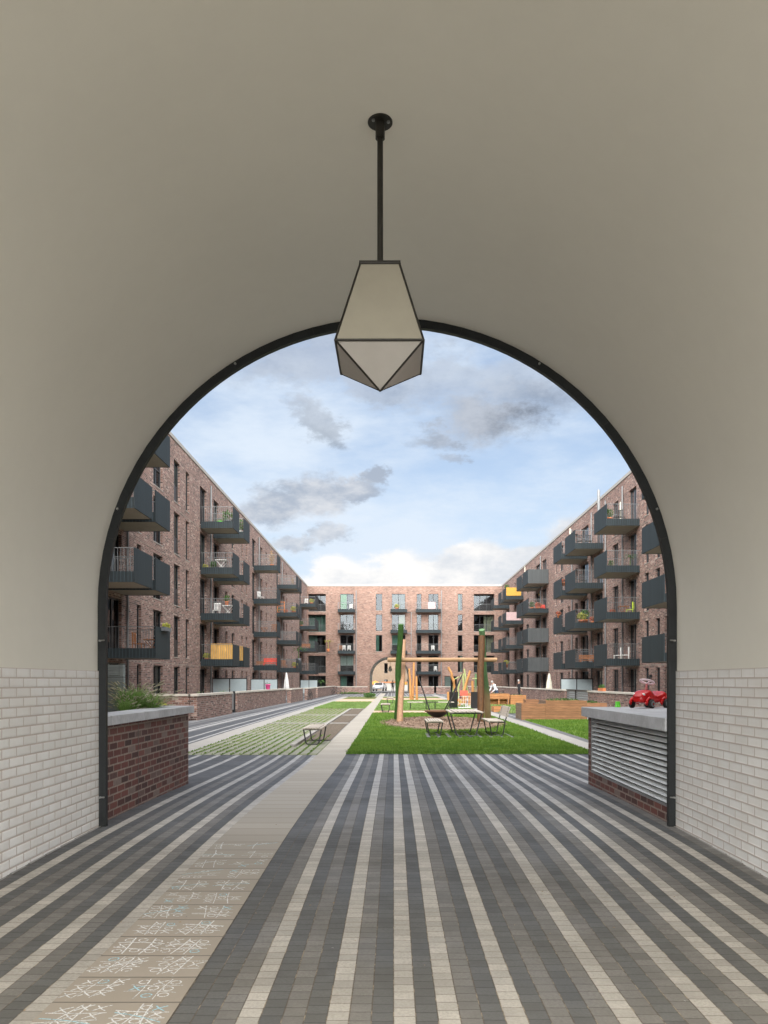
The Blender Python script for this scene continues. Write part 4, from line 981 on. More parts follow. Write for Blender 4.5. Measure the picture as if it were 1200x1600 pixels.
# ================================================================ BENCHES AND TABLE
def sled(m, wt, wb, h, y, r=.018, x0=0):
    """closed tube loop in the xz plane at depth y"""
    P = [(x0-wt/2, y, h), (x0-wt/2+.01, y, h-.04)]
    P += [(x0-wb/2-.015, y, .10), (x0-wb/2, y, .045), (x0-wb/2+.05, y, r), (x0+wb/2-.05, y, r), (x0+wb/2, y, .045), (x0+wb/2+.015, y, .10)]
    P += [(x0+wt/2-.01, y, h-.04), (x0+wt/2, y, h)]
    m.tube(P, r, 8); m.tube([P[0], P[-1]], r*.9, 8)
def slats_top(m, w, h, L, k, th=.03, roll=True):
    """slats running in depth (local y), rolled at both edges"""
    sw = w/k
    for i in range(k):
        x = -w/2+sw*(i+.5); d_ = 0; rz = 0
        if roll and i in (0, k-1): d_ = .014
        m.box(x-sw/2+.010, x+sw/2-.010, -L/2, L/2, h-d_, h-d_+th)
def bench(loc, rz, label, group='slatted benches on steel sled legs'):
    o = lthing('bench', loc, label, 'bench', group, rz)
    m = MB(); slats_top(m, .50, .425, 1.75, 7); 
    for y in (-.72, .72): m.box(-.23, .23, y-.02, y+.02, .40, .424)
    m.build('seat', SLATW, o, bevel=.004)
    for y in (-.70, .70): m = MB(); sled(m, .46, .32, .40, y); m.build('leg', STEELB, o)
    return o
b0 = bench((-2.08, 21.2, gz(21)), 0, 'slatted backless bench on the grass paving left of the path')
dup(b0, (1.20, 24.0, gz(24)+.02), 0, 'slatted backless bench left of the picnic table')
dup(b0, (-.42, 41.9, 0), 0, 'backless bench on the gravel beside the path', None)
dup(b0, (-.25, 57.5, 0), 0, 'farthest backless bench near the path on the rear lawn', None)
dup(b0, (1.66, 45.5, 0), R(90), 'crosswise bench behind the swing, seen left of the swing ropes', None)
dup(b0, (2.55, 45.5, 0), R(90), 'crosswise bench behind the swing, seen right of the swing ropes', None)
TB = lthing('picnic_table', (2.10, 24.0, gz(24)+.02), 'slatted picnic table on steel sled legs on the lawn', 'table')
m = MB(); slats_top(m, .98, .70, 2.0, 8, .035)
for y in (-.75, .75): m.box(-.46, .46, y-.02, y+.02, .672, .699)
m.build('tabletop', SLATW, TB, bevel=.004)
for y in (-.86, .86): m = MB(); sled(m, .90, .56, .675, y, .02); m.build('leg', STEELB, TB)
BB = lthing('bench', (3.02, 24.0, gz(24)+.02), 'slatted bench with a leaning backrest right of the picnic table', 'bench')
m = MB()
for i in range(6): x = -.26+i*.078; m.box(x-.033, x+.033, -.87, .87, .425+.02*(i < 1)*-1+.003*abs(i-3), .453+.003*abs(i-3))
m.build('seat', SLATW, BB, bevel=.004)
m = MB()
for i in range(4):
    z = .60+i*.075; x = .215+(z-.44)*.30; 
    m.add([(x+dx_+dz_*.3, y, z+dz_) for y in (-.87, .87) for dz_ in (-.033, .033) for dx_ in (0, .028)], [(0, 1, 3, 2), (4, 6, 7, 5), (0, 4, 5, 1), (2, 3, 7, 6), (0, 2, 6, 4), (1, 5, 7, 3)])
m.build('backrest', SLATW, BB)
for y in (-.70, .70):
    m = MB(); sled(m, .46, .32, .41, y); m.tube([(.20, y, .40), (.24, y, .47), (.35, y, .86)], .017, 8); m.build('leg', STEELB, BB)

# ================================================================ SWING
def pole(m, p0, p1, r0, r1, wob=.05, seed=1, n=14, sides=14):
    p0, p1 = Vector(p0), Vector(p1); P = []; rs = []
    for i in range(n+1):
        u = i/n; p = p0.lerp(p1, u)
        if 0 < i < n: p += Vector((mnoise.noise(Vector((u*2.5, seed, 0))), mnoise.noise(Vector((u*2.5, seed, 7))), 0))*wob*2*math.sin(math.pi*u)
        P.append(p); rs.append((r0+(r1-r0)*u)*(1+.07*mnoise.noise(Vector((u*6, seed*3, 2)))))
    m.tube(P, rs, sides)
SW = thing('nest_swing', (1.8, 31.4, 0), 'nest swing on a log frame with green and brown posts', 'swing')
for (p0, p1, r0, r1, mt, sd, nm) in [((.12, 31.95, -.1), (.28, 30.75, 3.80), .125, .105, GREENW, 1, 'post'), ((.22, 30.2, -.1), (.42, 32.5, 3.27), .125, .085, NATW, 2, 'post'),
                     ((3.28, 30.3, -.1), (3.43, 31.15, 3.37), .13, .13, BROWNW, 3, 'post'), ((3.99, 33.7, -.1), (3.47, 31.5, 3.64), .145, .115, GREENN, 4, 'post')]:
    m = MB(); pole(m, p0, p1, r0, r1, .04, sd); pp = m.build(nm, mt, SW); pp['label'] = {1: 'green stained post', 2: 'pale natural post', 3: 'brown post', 4: 'post fading from green to natural'}[sd]
m = MB(); pole(m, (-.24, 31.42, 2.455), (4.06, 31.42, 2.46), .088, .08, .035, 9, 16); m.build('beam', BEAMW, SW)
m = MB(); sc_ = (1.72, 31.42, .45); n = 28
m.tube([(sc_[0]+.47*math.cos(2*math.pi*j/n), sc_[1]+.47*math.sin(2*math.pi*j/n), sc_[2]) for j in range(n)], .038, 8, closed=True); m.build('swing_rim', wood('swing_rim_brown', (.16, .09, .05), .3), SW)
m = MB()
for j in range(16):
    a = 2*math.pi*j/16; m.tube([(sc_[0]+.46*(1-u)*math.cos(a), sc_[1]+.46*(1-u)*math.sin(a), sc_[2]-.26*math.sin(u*math.pi/2)) for u in (0, .3, .6, 1)], .011, 5)
for rr, dz_ in ((.38, .10), (.28, .165), (.18, .215), (.09, .25)): m.tube([(sc_[0]+rr*math.cos(2*math.pi*j/20), sc_[1]+rr*math.sin(2*math.pi*j/20), sc_[2]-dz_) for j in range(20)], .012, 5, closed=True)
m.lathe([(.44, -.02), (.40, -.08), (.30, -.155), (.15, -.235), (.0, -.26)], sc_[0], sc_[1], sc_[2]-.012, 20); m.build('basket_net', BLACK, SW)
for k, (xt, xm_, zm, xb) in enumerate(((.92, .95, 1.85, 1.40), (2.72, 2.68, 1.85, 2.06))):
    m = MB(); m.tube([(xt, 31.42, 2.39), (xt+(.02 if k == 0 else -.02), 31.42, zm)], .012, 6)
    for s_ in (-1, 1):
        xe = xb; m.tube([(xm_, 31.42, zm), (xe+(.03 if k == 0 else -.03)*(1 if s_ > 0 else 0), 31.42+s_*.30, sc_[2]+.03)], .024, 8)
    m.build('rope', BLACK, SW)
m = MB()
for x in (.92, 2.72): m.box(x-.03, x+.03, 31.38, 31.46, 2.33, 2.40)
m.build('hanger', STEELB, SW)

# ================================================================ PLAY FRAME BEHIND
PFm = thing('climbing_frame', (4, 48, 0), 'wooden climbing frame with leaning orange and green poles and black panels', 'climbing frame')
def pp_(px, py, Y): return ((px-PX)*Y/F, Y, EYE+(PY-py)*Y/F)
for k, (a, b, mt, r) in enumerate([((700.6, 1042), (709, 1065), ORW, .09), ((709, 1064), (712, 1103), ORW, .10), ((734.8, 1048), (717, 1104), ORW, .10), ((725.5, 1045), (734, 1104), PALEG, .07), ((724, 1052), (724.5, 1104), PALEG, .08),
                                   ((720.5, 1054), (713.5, 1104), PALEG, .06), ((738, 1064), (739.5, 1104), ORW, .10), ((743.4, 1052.5), (742, 1104), GREENN, .09), ((708.5, 1064), (709, 1104), PALEG, .06)]):
    Y = 50+.35*k; p1 = list(pp_(*b, Y)); p1[2] = max(-.05, min(p1[2], p1[2])); m = MB(); pole(m, p1, pp_(*a, Y), r, r*.75, .05, 20+k, 8, 10); m.build('pole', mt, PFm)
m = MB(); m.tube([pp_(709, 1062, 50.5), pp_(716, 1058, 51), pp_(724, 1058, 52)], .03, 6); m.tube([pp_(738, 1060, 52), pp_(746, 1060, 52)], .03, 6); m.build('cross_rod', PALEG, PFm)
for (px0, px1, skew) in ((702, 714.5, .0), (735.5, 745.5, .03)):
    a = pp_(px0, 1081, 47); b = pp_(px1, 1081, 47); m = MB(); x0, x1 = a[0], b[0]; z1 = a[2]
    m.add([(x0, 46.9, .02), (x1, 46.9, .02), (x1, 46.96, .02), (x0, 46.96, .02), (x0-.02, 46.7, z1), (x1+.03, 46.7, z1), (x1+.03, 46.76, z1), (x0-.02, 46.76, z1)], [(0, 1, 5, 4), (2, 3, 7, 6), (0, 4, 7, 3), (1, 2, 6, 5), (4, 5, 6, 7), (0, 3, 2, 1)]); m.build('black_panel', BLACK, PFm)
m = MB()
for k in range(6): x = pp_(716+k*3.6, 1090, 47)[0]; m.tube([(x, 46.8, .08), (x+.02, 46.8, .75)], .008, 5)
for z in (.08, .3, .52, .74): m.tube([(3.8, 46.8, z), (4.5, 46.8, z)], .008 if z > .1 else .03, 5)
m.build('climbing_net', WHITE, PFm)
for (px0, px1, py0, py1, mt, Y) in ((719, 731, 1079, 1087, rgb('red_panel', (.62, .12, .08), .6), 49), (722, 729, 1087, 1099, PLANTW2, 48.9), (731, 737, 1083, 1101, PLANTW2, 49.1), (715, 718, 1092, 1096, ORANGE, 49.2), (717, 722, 1093, 1099, YEL, 49.0), (698.5, 702, 1081, 1094, ORW, 52), (718, 724, 1086, 1092, rgb('dark_red_panel', (.2, .03, .02), .6), 49.3)):
    a = pp_(px0, py1, Y); b = pp_(px1, py0, Y); m = MB(); m.box(a[0], b[0], Y-.05, Y+.05, max(.02, a[2]), b[2]); m.build('panel', mt, PFm)
TP = thing('balancing_posts', (1.6, 67.5, 0), 'three orange timber posts standing on the rear lawn', 'play posts')
for k, (x0, x1, h, y) in enumerate([(1.46, 1.33, 2.70, 67.5), (1.60, 1.72, 3.22, 67.7), (1.97, 1.92, 2.05, 67.4)]):
    m = MB(); pole(m, (x0, y, -.05), (x1, y, h), .115, .08, .03, 60+k, 8, 12); m.build('post', ORW, TP)
m = MB(); m.tube([(1.4, 67.6, .38), (2.0, 67.5, .42)], .03, 6); m.build('rail', ORW, TP)

# ================================================================ WOODEN PLANTERS
def wplanter(x0, x1, y0, y1, h, label, mt=PLANTW, me=PLANTEND, plants=60, legs=False):
    o = thing('wooden_planter', ((x0+x1)/2, (y0+y1)/2, 0), label, 'planter', 'timber planters on the right lawn'); zb = .42 if legs else 0
    m = MB(); t_ = .045
    m.box(x0, x1, y0, y0+t_, zb, h); m.box(x0, x1, y1-t_, y1, zb, h); m.box(x0, x0+t_, y0+t_, y1-t_, zb, h, 1); m.box(x1-t_, x1, y0+t_, y1-t_, zb, h, 1)
    m.box(x0-.004, x0+.07, y0-.004, y0+.05, zb, h+.004)
    m.build('box', [mt, me], o)
    if legs:
        for x in (x0+.03, (x0+x1)/2, x1-.12):
            m = MB(); m.box(x, x+.09, y0+.002, y0+.09, 0, zb); m.build('leg', mt, o)
        m = MB(); m.box(x0+.1, x1-.1, y0+.35, y0+.39, 0, zb); m.build('back_board', mt, o)
    m = MB(); m.box(x0+t_, x1-t_, y0+t_, y1-t_, h-.12, h-.06); m.build('soil', SOIL, o)
    if plants: m = MB(); m.leaves(((x0+x1)/2, (y0+y1)/2, h), ((x1-x0)*.45, (y1-y0)*.4, .09), plants, .05, 0, int(x0*10)); m.build('foliage', LEAF, o)
    return o
wplanter(5.28, 6.27, 33.0, 34.6, .69, 'low left section of the long larch planter nearest the side path', plants=0)
wplanter(6.28, 7.98, 33.0, 34.6, .82, 'taller larch planter with greenery on top, right of the low section', plants=260)
wplanter(8.0, 9.6, 36.0, 37.4, .64, 'larch planter half hidden behind the ventilation housing', plants=380)
wplanter(5.9, 6.5, 35.6, 36.4, .80, 'small square larch planter box behind the long planter', me=PLANTW, plants=0)
wplanter(6.30, 7.83, 54.0, 55.2, .78, 'orange new table planter on legs, left of the two farther ones', PLANTW2, PLANTW2, 60, True)
wplanter(7.9, 8.95, 54.0, 55.2, .68, 'orange new timber planter on the ground, right of the table planter', PLANTW2, PLANTW2, 60)
wplanter(5.2, 6.0, 41.5, 42.6, .30, 'low flat timber box on the grass behind the larch planters', PLANTW2, PLANTW2, 0)
# ================================================================ SMALL FURNISHINGS (kits)
def kit_pot(mt=TERRA, leaf=LEAF, h=.3, r=.15, lh=.45, n=120, seed=1, ls=.07):
    def f(o):
        m = MB(); m.lathe([(0, .0), (r*.72, .0), (r, h), (r*1.08, h), (r*1.08, h*.88)], 0, 0, 0, 14); m.lathe([(0, h*.9), (r*.95, h*.9)], 0, 0, 0, 12); m.build('pot', mt, o)
        m = MB()
        for k in range(5): a = k*1.3; m.tube([(0, 0, h*.85), (.06*math.cos(a)*lh*2, .06*math.sin(a)*lh*2, h+lh*.5)], .006, 5)
        m.leaves((0, 0, h+lh*.5), (r*1.6, r*1.6, lh*.5), n, ls, 0, seed); m.build('foliage', leaf, o)
    return f
def kit_palm(mt=GREYP, leaf=LEAF, H=1.2):
    def f(o):
        m = MB(); m.lathe([(0, 0), (.14, 0), (.19, .32), (.17, .32)], 0, 0, 0, 14); m.build('pot', mt, o)
        m = MB(); m.tube([(0, 0, .28), (.02, 0, H*.7)], .03, 6)
        for k in range(14):
            a = k*2.4; L_ = .55+.1*(k % 3); P = [Vector((L_*u*math.cos(a), L_*u*math.sin(a), H*.7+.35*u*(1.1-u*1.4)+.02*k)) for u in (0, .33, .66, 1)]
            sd_ = Vector((-math.sin(a), math.cos(a), 0))
            for i in range(3): w0, w1 = (.03, .055, .045, .005)[i], (.03, .055, .045, .005)[i+1]; m.add([P[i]-sd_*w0, P[i]+sd_*w0, P[i+1]+sd_*w1, P[i+1]-sd_*w1], [(0, 1, 2, 3)])
        m.build('fronds', leaf, o)
    return f
def kit_chair(mt):
    def f(o):
        m = MB(); m.box(-.22, .22, -.22, .22, .42, .45); m.build('seat', mt, o)
        m = MB()
        for k in range(5): m.box(-.2+k*.09, -.16+k*.09, .2, .225, .5, .88)
        m.box(-.22, .22, .195, .23, .86, .92); m.build('backrest', mt, o)
        for x in (-.2, .2):
            for y in (-.2, .2): m = MB(); m.tube([(x, y, 0), (x*.95, y*.95, .42 if y < 0 else .9)], .018, 6); m.build('leg', mt, o)
    return f
def kit_table(mt, top=.72, w=.35):
    def f(o):
        m = MB(); m.box(-w, w, -w, w, top, top+.03); m.build('tabletop', mt, o)
        for y in (-w*.8, w*.8): m = MB(); m.tube([(-w*.9, y, 0), (w*.9, y, top)], .015, 6); m.tube([(w*.9, y, 0), (-w*.9, y, top)], .015, 6); m.build('leg', mt, o)
    return f
def kit_parasol(mt, H=2.4):
    def f(o):
        m = MB(); m.lathe([(.035, H), (.10, H*.93), (.16, H*.72), (.21, H*.5), (.24, H*.38), (.17, H*.37)], 0, 0, 0, 16)
        for k in range(8): a = 2*math.pi*k/8; m.tube([(.04*math.cos(a), .04*math.sin(a), H*.97), (.17*math.cos(a), .17*math.sin(a), H*.7), (.25*math.cos(a), .25*math.sin(a), H*.37)], [.01, .03, .04], 5)
        m.build('canopy', mt, o)
        m = MB(); m.tube([(0, 0, 0), (0, 0, H+.05)], .022, 8); m.lathe([(0, 0), (.25, 0), (.25, .06), (.04, .09)], 0, 0, 0, 14); m.build('pole', PIPE, o)
    return f
def kit_bench(mt):
    def f(o):
        m = MB(); m.box(-.6, .6, -.2, .2, .38, .42); m.build('seat', mt, o)
        m = MB(); 
        for z in (.5, .62, .74): m.box(-.6, .6, .2, .23, z, z+.09)
        m.build('backrest', mt, o)
        for x in (-.55, .55): m = MB(); m.box(x-.03, x+.03, -.2, .23, 0, .38); m.build('leg', mt, o)
    return f
def kit_trough(mt, leaf, w=.45):
    def f(o):
        m = MB(); m.box(-.09, .09, -w, w, 0, .17); m.build('trough', mt, o)
        m = MB(); m.leaves((0, 0, .24), (.12, w, .13), 150, .06, 0, 5); m.build('foliage', leaf, o)
    return f
def kit_shelf(mt):
    def f(o):
        m = MB()
        for z in (.1, .5, .9, 1.3): m.box(-.35, .35, -.12, .12, z, z+.03)
        m.build('shelves', mt, o); m = MB()
        for x in (-.35, .35): m.box(x-.02, x+.02, -.12, .12, 0, 1.35)
        m.build('side_frame', mt, o)
    return f
KC = {}
def put(key, name, fn, loc, label, cat, group=None, rz=0, sc=1):
    if key in KC: return dup(KC[key], loc, rz, label, group, sc)
    o = lthing(name, loc, label, cat, group, rz, sc); fn(o); KC[key] = o; return o
Lx, Rx = -11.0, 14.05
def fl(k): return FL[k]-.02
PG = 'potted plants on the balconies'; CG = 'balcony chairs'
pot_t = ('pot_t', 'potted_plant', kit_pot()); pot_g = ('pot_g', 'potted_plant', kit_pot(GREYP, LEAF, .36, .24, .6, 160, 3)); pot_l = ('pot_l', 'potted_plant', kit_pot(GREENP, LEAF, .24, .16, .12, 20, 4)); pot_w = ('pot_w', 'potted_plant', kit_pot(WHITE, LEAF, .28, .16, .55, 150, 5))
pot_y = ('pot_y', 'potted_plant', kit_pot(TERRA, LEAFY, .3, .17, .4, 130, 6)); pot_d = ('pot_d', 'potted_plant', kit_pot(TERRA, DRYL, .3, .14, .95, 120, 7)); pot_f = ('pot_f', 'potted_plant', kit_pot(TERRA, FLOW, .26, .15, .3, 110, 8)); palm = ('palm', 'potted_palm', kit_palm()); palm_y = ('palm_y', 'potted_palm', kit_palm(TERRA, LEAFY, 1.5))
ch_w = ('ch_w', 'chair', kit_chair(WHITE)); ch_b = ('ch_b', 'chair', kit_chair(BLACK)); ch_n = ('ch_n', 'chair', kit_chair(BRNF)); tb_w = ('tb_w', 'folding_table', kit_table(WHITE)); tb_n = ('tb_n', 'side_table', kit_table(BRNF, .6, .3)); bn_r = ('bn_r', 'garden_bench', kit_bench(REDC)); bn_n = ('bn_n', 'garden_bench', kit_bench(BRNF))
def P(k, x, y, z, lab, cat, grp=None, rz=0, sc=1): return put(k[0], k[1], k[2], (x, y, z), lab, cat, grp, rz, sc)
B = 'on the left wing balcony with '
P(pot_l, -10.9, 50.2, fl(4), 'bright green pot on the top floor second left balcony', 'plant', PG, sc=1.3)
P(pot_g, -10.4, 50.3, fl(4), 'large round grey planter with a shrub on the top floor second left balcony', 'plant', PG, sc=1.1)
P(pot_w, -10.4, 54.0, fl(4), 'leafy shrub in a white pot on the top floor third left balcony', 'plant', PG, sc=1.5)
P(tb_w, -10.8, 50.3, fl(3), 'white folding table with crossed legs on a left fourth floor balcony', 'table')
P(pot_y, -11.8, 50.1, fl(3), 'yellow green plant by the wall on the balcony with the white folding table', 'plant', PG, sc=.7)
P(pot_t, -11.4, 50.6, fl(3), 'thin green plant left of the white folding table', 'plant', PG, sc=1.0)
P(ch_w, -11.1, 50.2, fl(2), 'white chair on the left third floor balcony above the bamboo screens', 'chair', CG)
P(tb_w, -10.4, 50.4, fl(2), 'white table with a plant on it above the bamboo screens', 'table')
P(pot_t, -10.5, 50.4, fl(2)+.75, 'bushy green plant on the white balcony table above the bamboo screens', 'plant', PG, sc=.9)
P(pot_y, -11.7, 50.1, fl(1), 'yellow green plant beside the left bamboo screen', 'plant', PG, sc=.9)
P(pot_w, -11.3, 50.0, fl(1), 'white pot with a plant in front of the left bamboo screen', 'plant', PG, sc=.8)
P(ch_n, -10.9, 34.2, fl(1), 'brown wooden chair on the nearest left balcony', 'chair', CG, R(90))
P(tb_n, -10.35, 34.3, fl(1), 'brown side table on the nearest left balcony', 'table')
P(('tr_y', 'plant_trough', kit_trough(GREYP, LEAFY)), -9.86, 34.7, fl(1)+1.0, 'trough of yellow green plants on the rail of the nearest left balcony', 'plant', PG)
P(pot_f, -10.2, 34.9, fl(4)+.6, 'red flowers at the top floor of the nearest left balconies', 'plant', PG, sc=.9)
P(pot_d, -10.5, 69.0, fl(4), 'tall dry shrub on the top floor fourth left balcony', 'plant', PG, sc=1.25)
P(ch_w, -11.5, 69.2, fl(3), 'white chair on the left fourth floor balcony under the dry shrub', 'chair', CG, R(60))
P(tb_n, -11.2, 69.3, fl(2), 'brown table on the left third floor balcony under the white chair', 'table')
P(ch_n, -10.4, 69.4, fl(2), 'brown chair right of the brown balcony table, left third floor', 'chair', CG, R(200))
P(bn_r, -10.65, 69.1, fl(1), 'red bench on the left second floor balcony', 'bench', None, 0, 1)
P(bn_n, -11.5, 69.2, fl(1), 'brown bench left of the red balcony bench', 'bench', None, 0, .7)
P(pot_d, -10.4, 82.5, fl(4), 'dried plant in an orange pot on the top floor fifth left balcony', 'plant', PG, sc=.8)
P(('shelf', 'plant_shelf', kit_shelf(rgb('orange_wood_paint', (.66, .22, .06), .6))), -11.6, 82.4, fl(3), 'orange shelf rack on the fifth left balcony, fourth floor', 'shelf')
P(pot_t, -11.9, 82.5, fl(3), 'green plant below the orange shelf rack', 'plant', PG)
P(pot_f, -11.1, 82.4, fl(3), 'red flowering plant right of the orange shelf rack', 'plant', PG)
P(pot_y, -10.3, 82.5, fl(3), 'yellow plant with flowers near the outer rail, right of the orange shelf rack', 'plant', PG, sc=1.3)
P(ch_n, -11.3, 82.6, fl(1), 'wicker brown chair on the fifth left balcony, second floor', 'chair', CG, R(30), 1.1)
P(palm, -10.1, 84.9, fl(1)+.8, 'green palm above the fifth left balcony rail, second floor', 'plant', PG, sc=1.5)
P(pot_y, -10.2, 82.5, fl(1), 'yellow leafed plant right of the wicker chair', 'plant', PG, sc=1.2)
P(ch_w, -11.2, 102.6, fl(4), 'white chair on the top corner balcony at the left', 'chair', CG)
P(pot_y, -10.5, 102.5, fl(4), 'yellow green plant on the top corner balcony at the left', 'plant', PG, sc=1.3)
P(pot_t, -11.8, 102.5, fl(3), 'green plant on the fourth floor corner balcony at the left', 'plant', PG, sc=1.2)
P(bn_n, -11.3, 102.6, fl(2), 'orange brown bench on the third floor corner balcony at the left', 'bench')
P(palm_y, -9.0, 110.0, fl(2)+.1, 'yellow palm in the corner loggia of the far wing', 'plant', PG, sc=1.2)
P(ch_b, -11.6, 102.6, fl(1), 'dark chair on the second floor corner balcony at the left', 'chair', CG)
P(palm, -9.5, 104.6, 0, 'pale leaved palm on the corner terrace below the far wing', 'plant', PG, sc=1.6)
# terraces left
P(('par_w', 'closed_parasol', kit_parasol(WHITE, 2.45)), -10.0, 74.6, 0, 'closed white parasol on the left terrace', 'parasol', 'closed parasols on the terraces')
P(('par_b', 'closed_parasol', kit_parasol(BEIGEC, 2.25)), 12.45, 64, 0, 'closed beige parasol on the right terrace', 'parasol', 'closed parasols on the terraces')
P(('pot_p', 'potted_plant', kit_pot(PINK, LEAF, .34, .17, .1, 10, 9)), -8.25, 52.5, 1.085, 'pink bucket pot standing on the left terrace wall', 'plant', None)
tallgrass(-9.4, 44.0, .55, 60, .85, 'grassy plant rising over the left terrace wall, before the first frosted screen', 91, .4, None)
tallgrass(-10.2, 42.0, .55, 50, .8, 'thin grassy plant over the left terrace wall near the narrow gate', 92, .4, None)
P(('tr_o', 'plant_trough', kit_trough(TERRA, LEAF, .5)), 11.27, 43.3, 1.085, 'orange flower trough lying on the right terrace wall', 'plant')
# right wing balconies
Bx = 14.0
P(pot_t, 13.3, 49.3, fl(4), 'green plant on the top floor first right balcony', 'plant', PG, sc=1.2)
P(ch_b, 13.9, 49.5, fl(4), 'dark chair on the top floor first right balcony', 'chair', CG, R(-50))
P(pot_t, 13.4, 49.3, fl(3), 'green plant at the outer corner of the first right balcony, fourth floor', 'plant', PG, sc=.8)
P(palm, 14.6, 49.4, fl(3), 'broad leaved palm on the first right balcony, fourth floor', 'plant', PG, sc=.85)
P(pot_f, 13.5, 49.3, fl(2), 'small flowering plant on the first right balcony, third floor', 'plant', PG, sc=.8)
P(('ch_y', 'chair', kit_chair(rgb('lime_plastic', (.45, .60, .03), .5))), 14.6, 49.4, fl(2), 'lime green chair on the first right balcony, third floor', 'chair', CG, R(-120), .95)
P(tb_n, 14.2, 49.5, fl(2), 'wooden side table beside the lime green chair', 'table')
P(ch_w, 14.3, 49.4, fl(1), 'white armchair on the first right balcony, second floor', 'chair', CG, R(-110), 1.05)
P(ch_w, 13.85, 49.5, fl(1), 'white armchair nearer the outer rail, first right balcony, second floor', 'chair', CG, R(-110), 1.0)
P(ch_b, 13.5, 57.9, fl(4), 'dark wicker chair near the outer edge of the second right balcony, top floor', 'chair', CG)
P(ch_b, 14.1, 57.9, fl(4), 'dark wicker chair near the wall of the second right balcony, top floor', 'chair', CG)
P(ch_b, 13.7, 57.9, fl(3), 'dark chair on the second right balcony, fourth floor', 'chair', CG)
P(pot_y, 13.6, 57.8, fl(2), 'bushy yellow green plant on the second right balcony, third floor', 'plant', PG, sc=1.4)
P(pot_t, 13.9, 58.2, fl(2), 'bushy green plant on the second right balcony, third floor', 'plant', PG, sc=1.6)
P(pot_f, 14.4, 57.8, fl(2), 'red flowering plant by the wall of the second right balcony, third floor', 'plant', PG, sc=1.2)
P(bn_n, 14.0, 57.9, fl(1), 'brown wooden bench on the second right balcony, second floor', 'bench', None, 0, .9)
P(pot_f, 13.0, 63.0, fl(2)+1.0, 'pink flowers on the rail of the third right balcony, third floor', 'plant', PG, sc=.9)
P(pot_f, 13.3, 62.5, fl(3)+.6, 'colourful flowers on the third right balcony, fourth floor', 'plant', PG)
P(pot_t, 13.5, 78.0, fl(3), 'green plant on the fourth right balcony, fourth floor', 'plant', PG, sc=1.2)
P(pot_f, 14.1, 78.0, fl(3), 'pink flowering plant on the fourth right balcony, fourth floor', 'plant', PG, sc=1.5)
P(bn_r, 14.4, 78.4, fl(3), 'red bench near the wall of the fourth right balcony, fourth floor', 'bench', None, 0, .8)
P(pot_t, 13.2, 93.2, fl(4)+.7, 'green plant above the yellow balcony cover', 'plant', PG, sc=1.2)
P(pot_y, 13.4, 95.0, fl(1)+.5, 'yellow plant on the fifth right balcony, second floor', 'plant', PG, sc=1.3)
for (x, y, k, lab) in ((14.6, 51.5, 4, 'first'), (13.3, 60.3, 4, 'second'), (13.2, 80.4, 4, 'fourth')):
    o = thing('closed_sunshade', (x, y, fl(k)), 'narrow closed pale sunshade on the top floor %s right balcony' % lab, 'parasol', 'narrow closed sunshades on the right balconies')
    m = MB(); m.tube([(x, y, fl(k)), (x, y, fl(k)+1.0), (x, y, fl(k)+1.75), (x, y, fl(k)+1.85)], [.02, .04, .04, .015], 8); m.build('canopy', BEIGEC, o)
o = thing('closed_sunshade', (13.2, 51.6, fl(4)), 'grey leaning sunshade rising above the roof line, first right balcony', 'parasol')
m = MB(); m.tube([(13.3, 51.6, fl(4)), (13.24, 51.6, fl(4)+1.3), (13.2, 51.5, fl(4)+2.55), (13.18, 51.5, fl(4)+2.65)], [.03, .10, .09, .02], 8); m.build('canopy', PIPE, o)
# far wing balconies
P(ch_w, X(546), 109.9, fl(2), 'white chair on the far wing balcony, left column third floor', 'chair', CG)
P(ch_w, X(538), 109.9, fl(2), 'second white chair on the far wing balcony, nearer the brown chair', 'chair', CG)
P(ch_n, X(533), 110.0, fl(2), 'brown chair on the far wing left column balcony', 'chair', CG)
P(ch_w, X(549), 110.0, fl(4), 'white chair before the green curtain on the far wing', 'chair', CG)
P(pot_y, X(620), 110.0, fl(4), 'yellow green plant on the far wing middle balcony, top floor', 'plant', PG, sc=1.4)
P(ch_b, X(616), 110.0, fl(3), 'dark chair on the far wing middle balcony, fourth floor', 'chair', CG)
o = thing('pink_cloth', (X(673), 109.58, 12.0), 'pale pink cloth hung over a far wing balcony rail', 'cloth')
m = MB()
for k in range(8): a, b = X(668)+k*.128, X(668)+(k+1)*.128; q0, q1 = .02*(k % 2), .02*((k+1) % 2); m.quad((a, 109.54-q0, 11.55), (b, 109.54-q1, 11.55), (b, 109.56, 12.5), (a, 109.56, 12.5))
m.build('cloth_sheet', PINKC, o)
for px, k in ((680, 1), (676, 2)): P(ch_w, X(px), 110.0, fl(k), 'white chair on the far wing right column balcony, %s floor' % ('second' if k == 1 else 'third'), 'chair', CG)
# bushes near the far arch
o = thing('shrub', (-1.9, 80, 0), 'low green shrub beside the path before the far arch', 'plant')
m = MB(); m.leaves((-2.4, 80, .25), (.65, 1.5, .25), 900, .07, 0, 9); m.build('foliage', LEAF, o)
m = MB()
for k in range(6): m.tube([(-2.4, 80, 0), (-2.4+.5*math.cos(k), 80+math.sin(k), .35)], .012, 5)
m.build('stem', BRNF, o)
o = thing('plant_row', (-4, 102.6, 0), 'row of low green plants along the foot of the wall left of the far arch', 'plant')
m = MB(); m.leaves((-5.4, 102.75, .1), (1.9, .2, .18), 500, .08, 0, 9); m.build('foliage', LEAF, o)
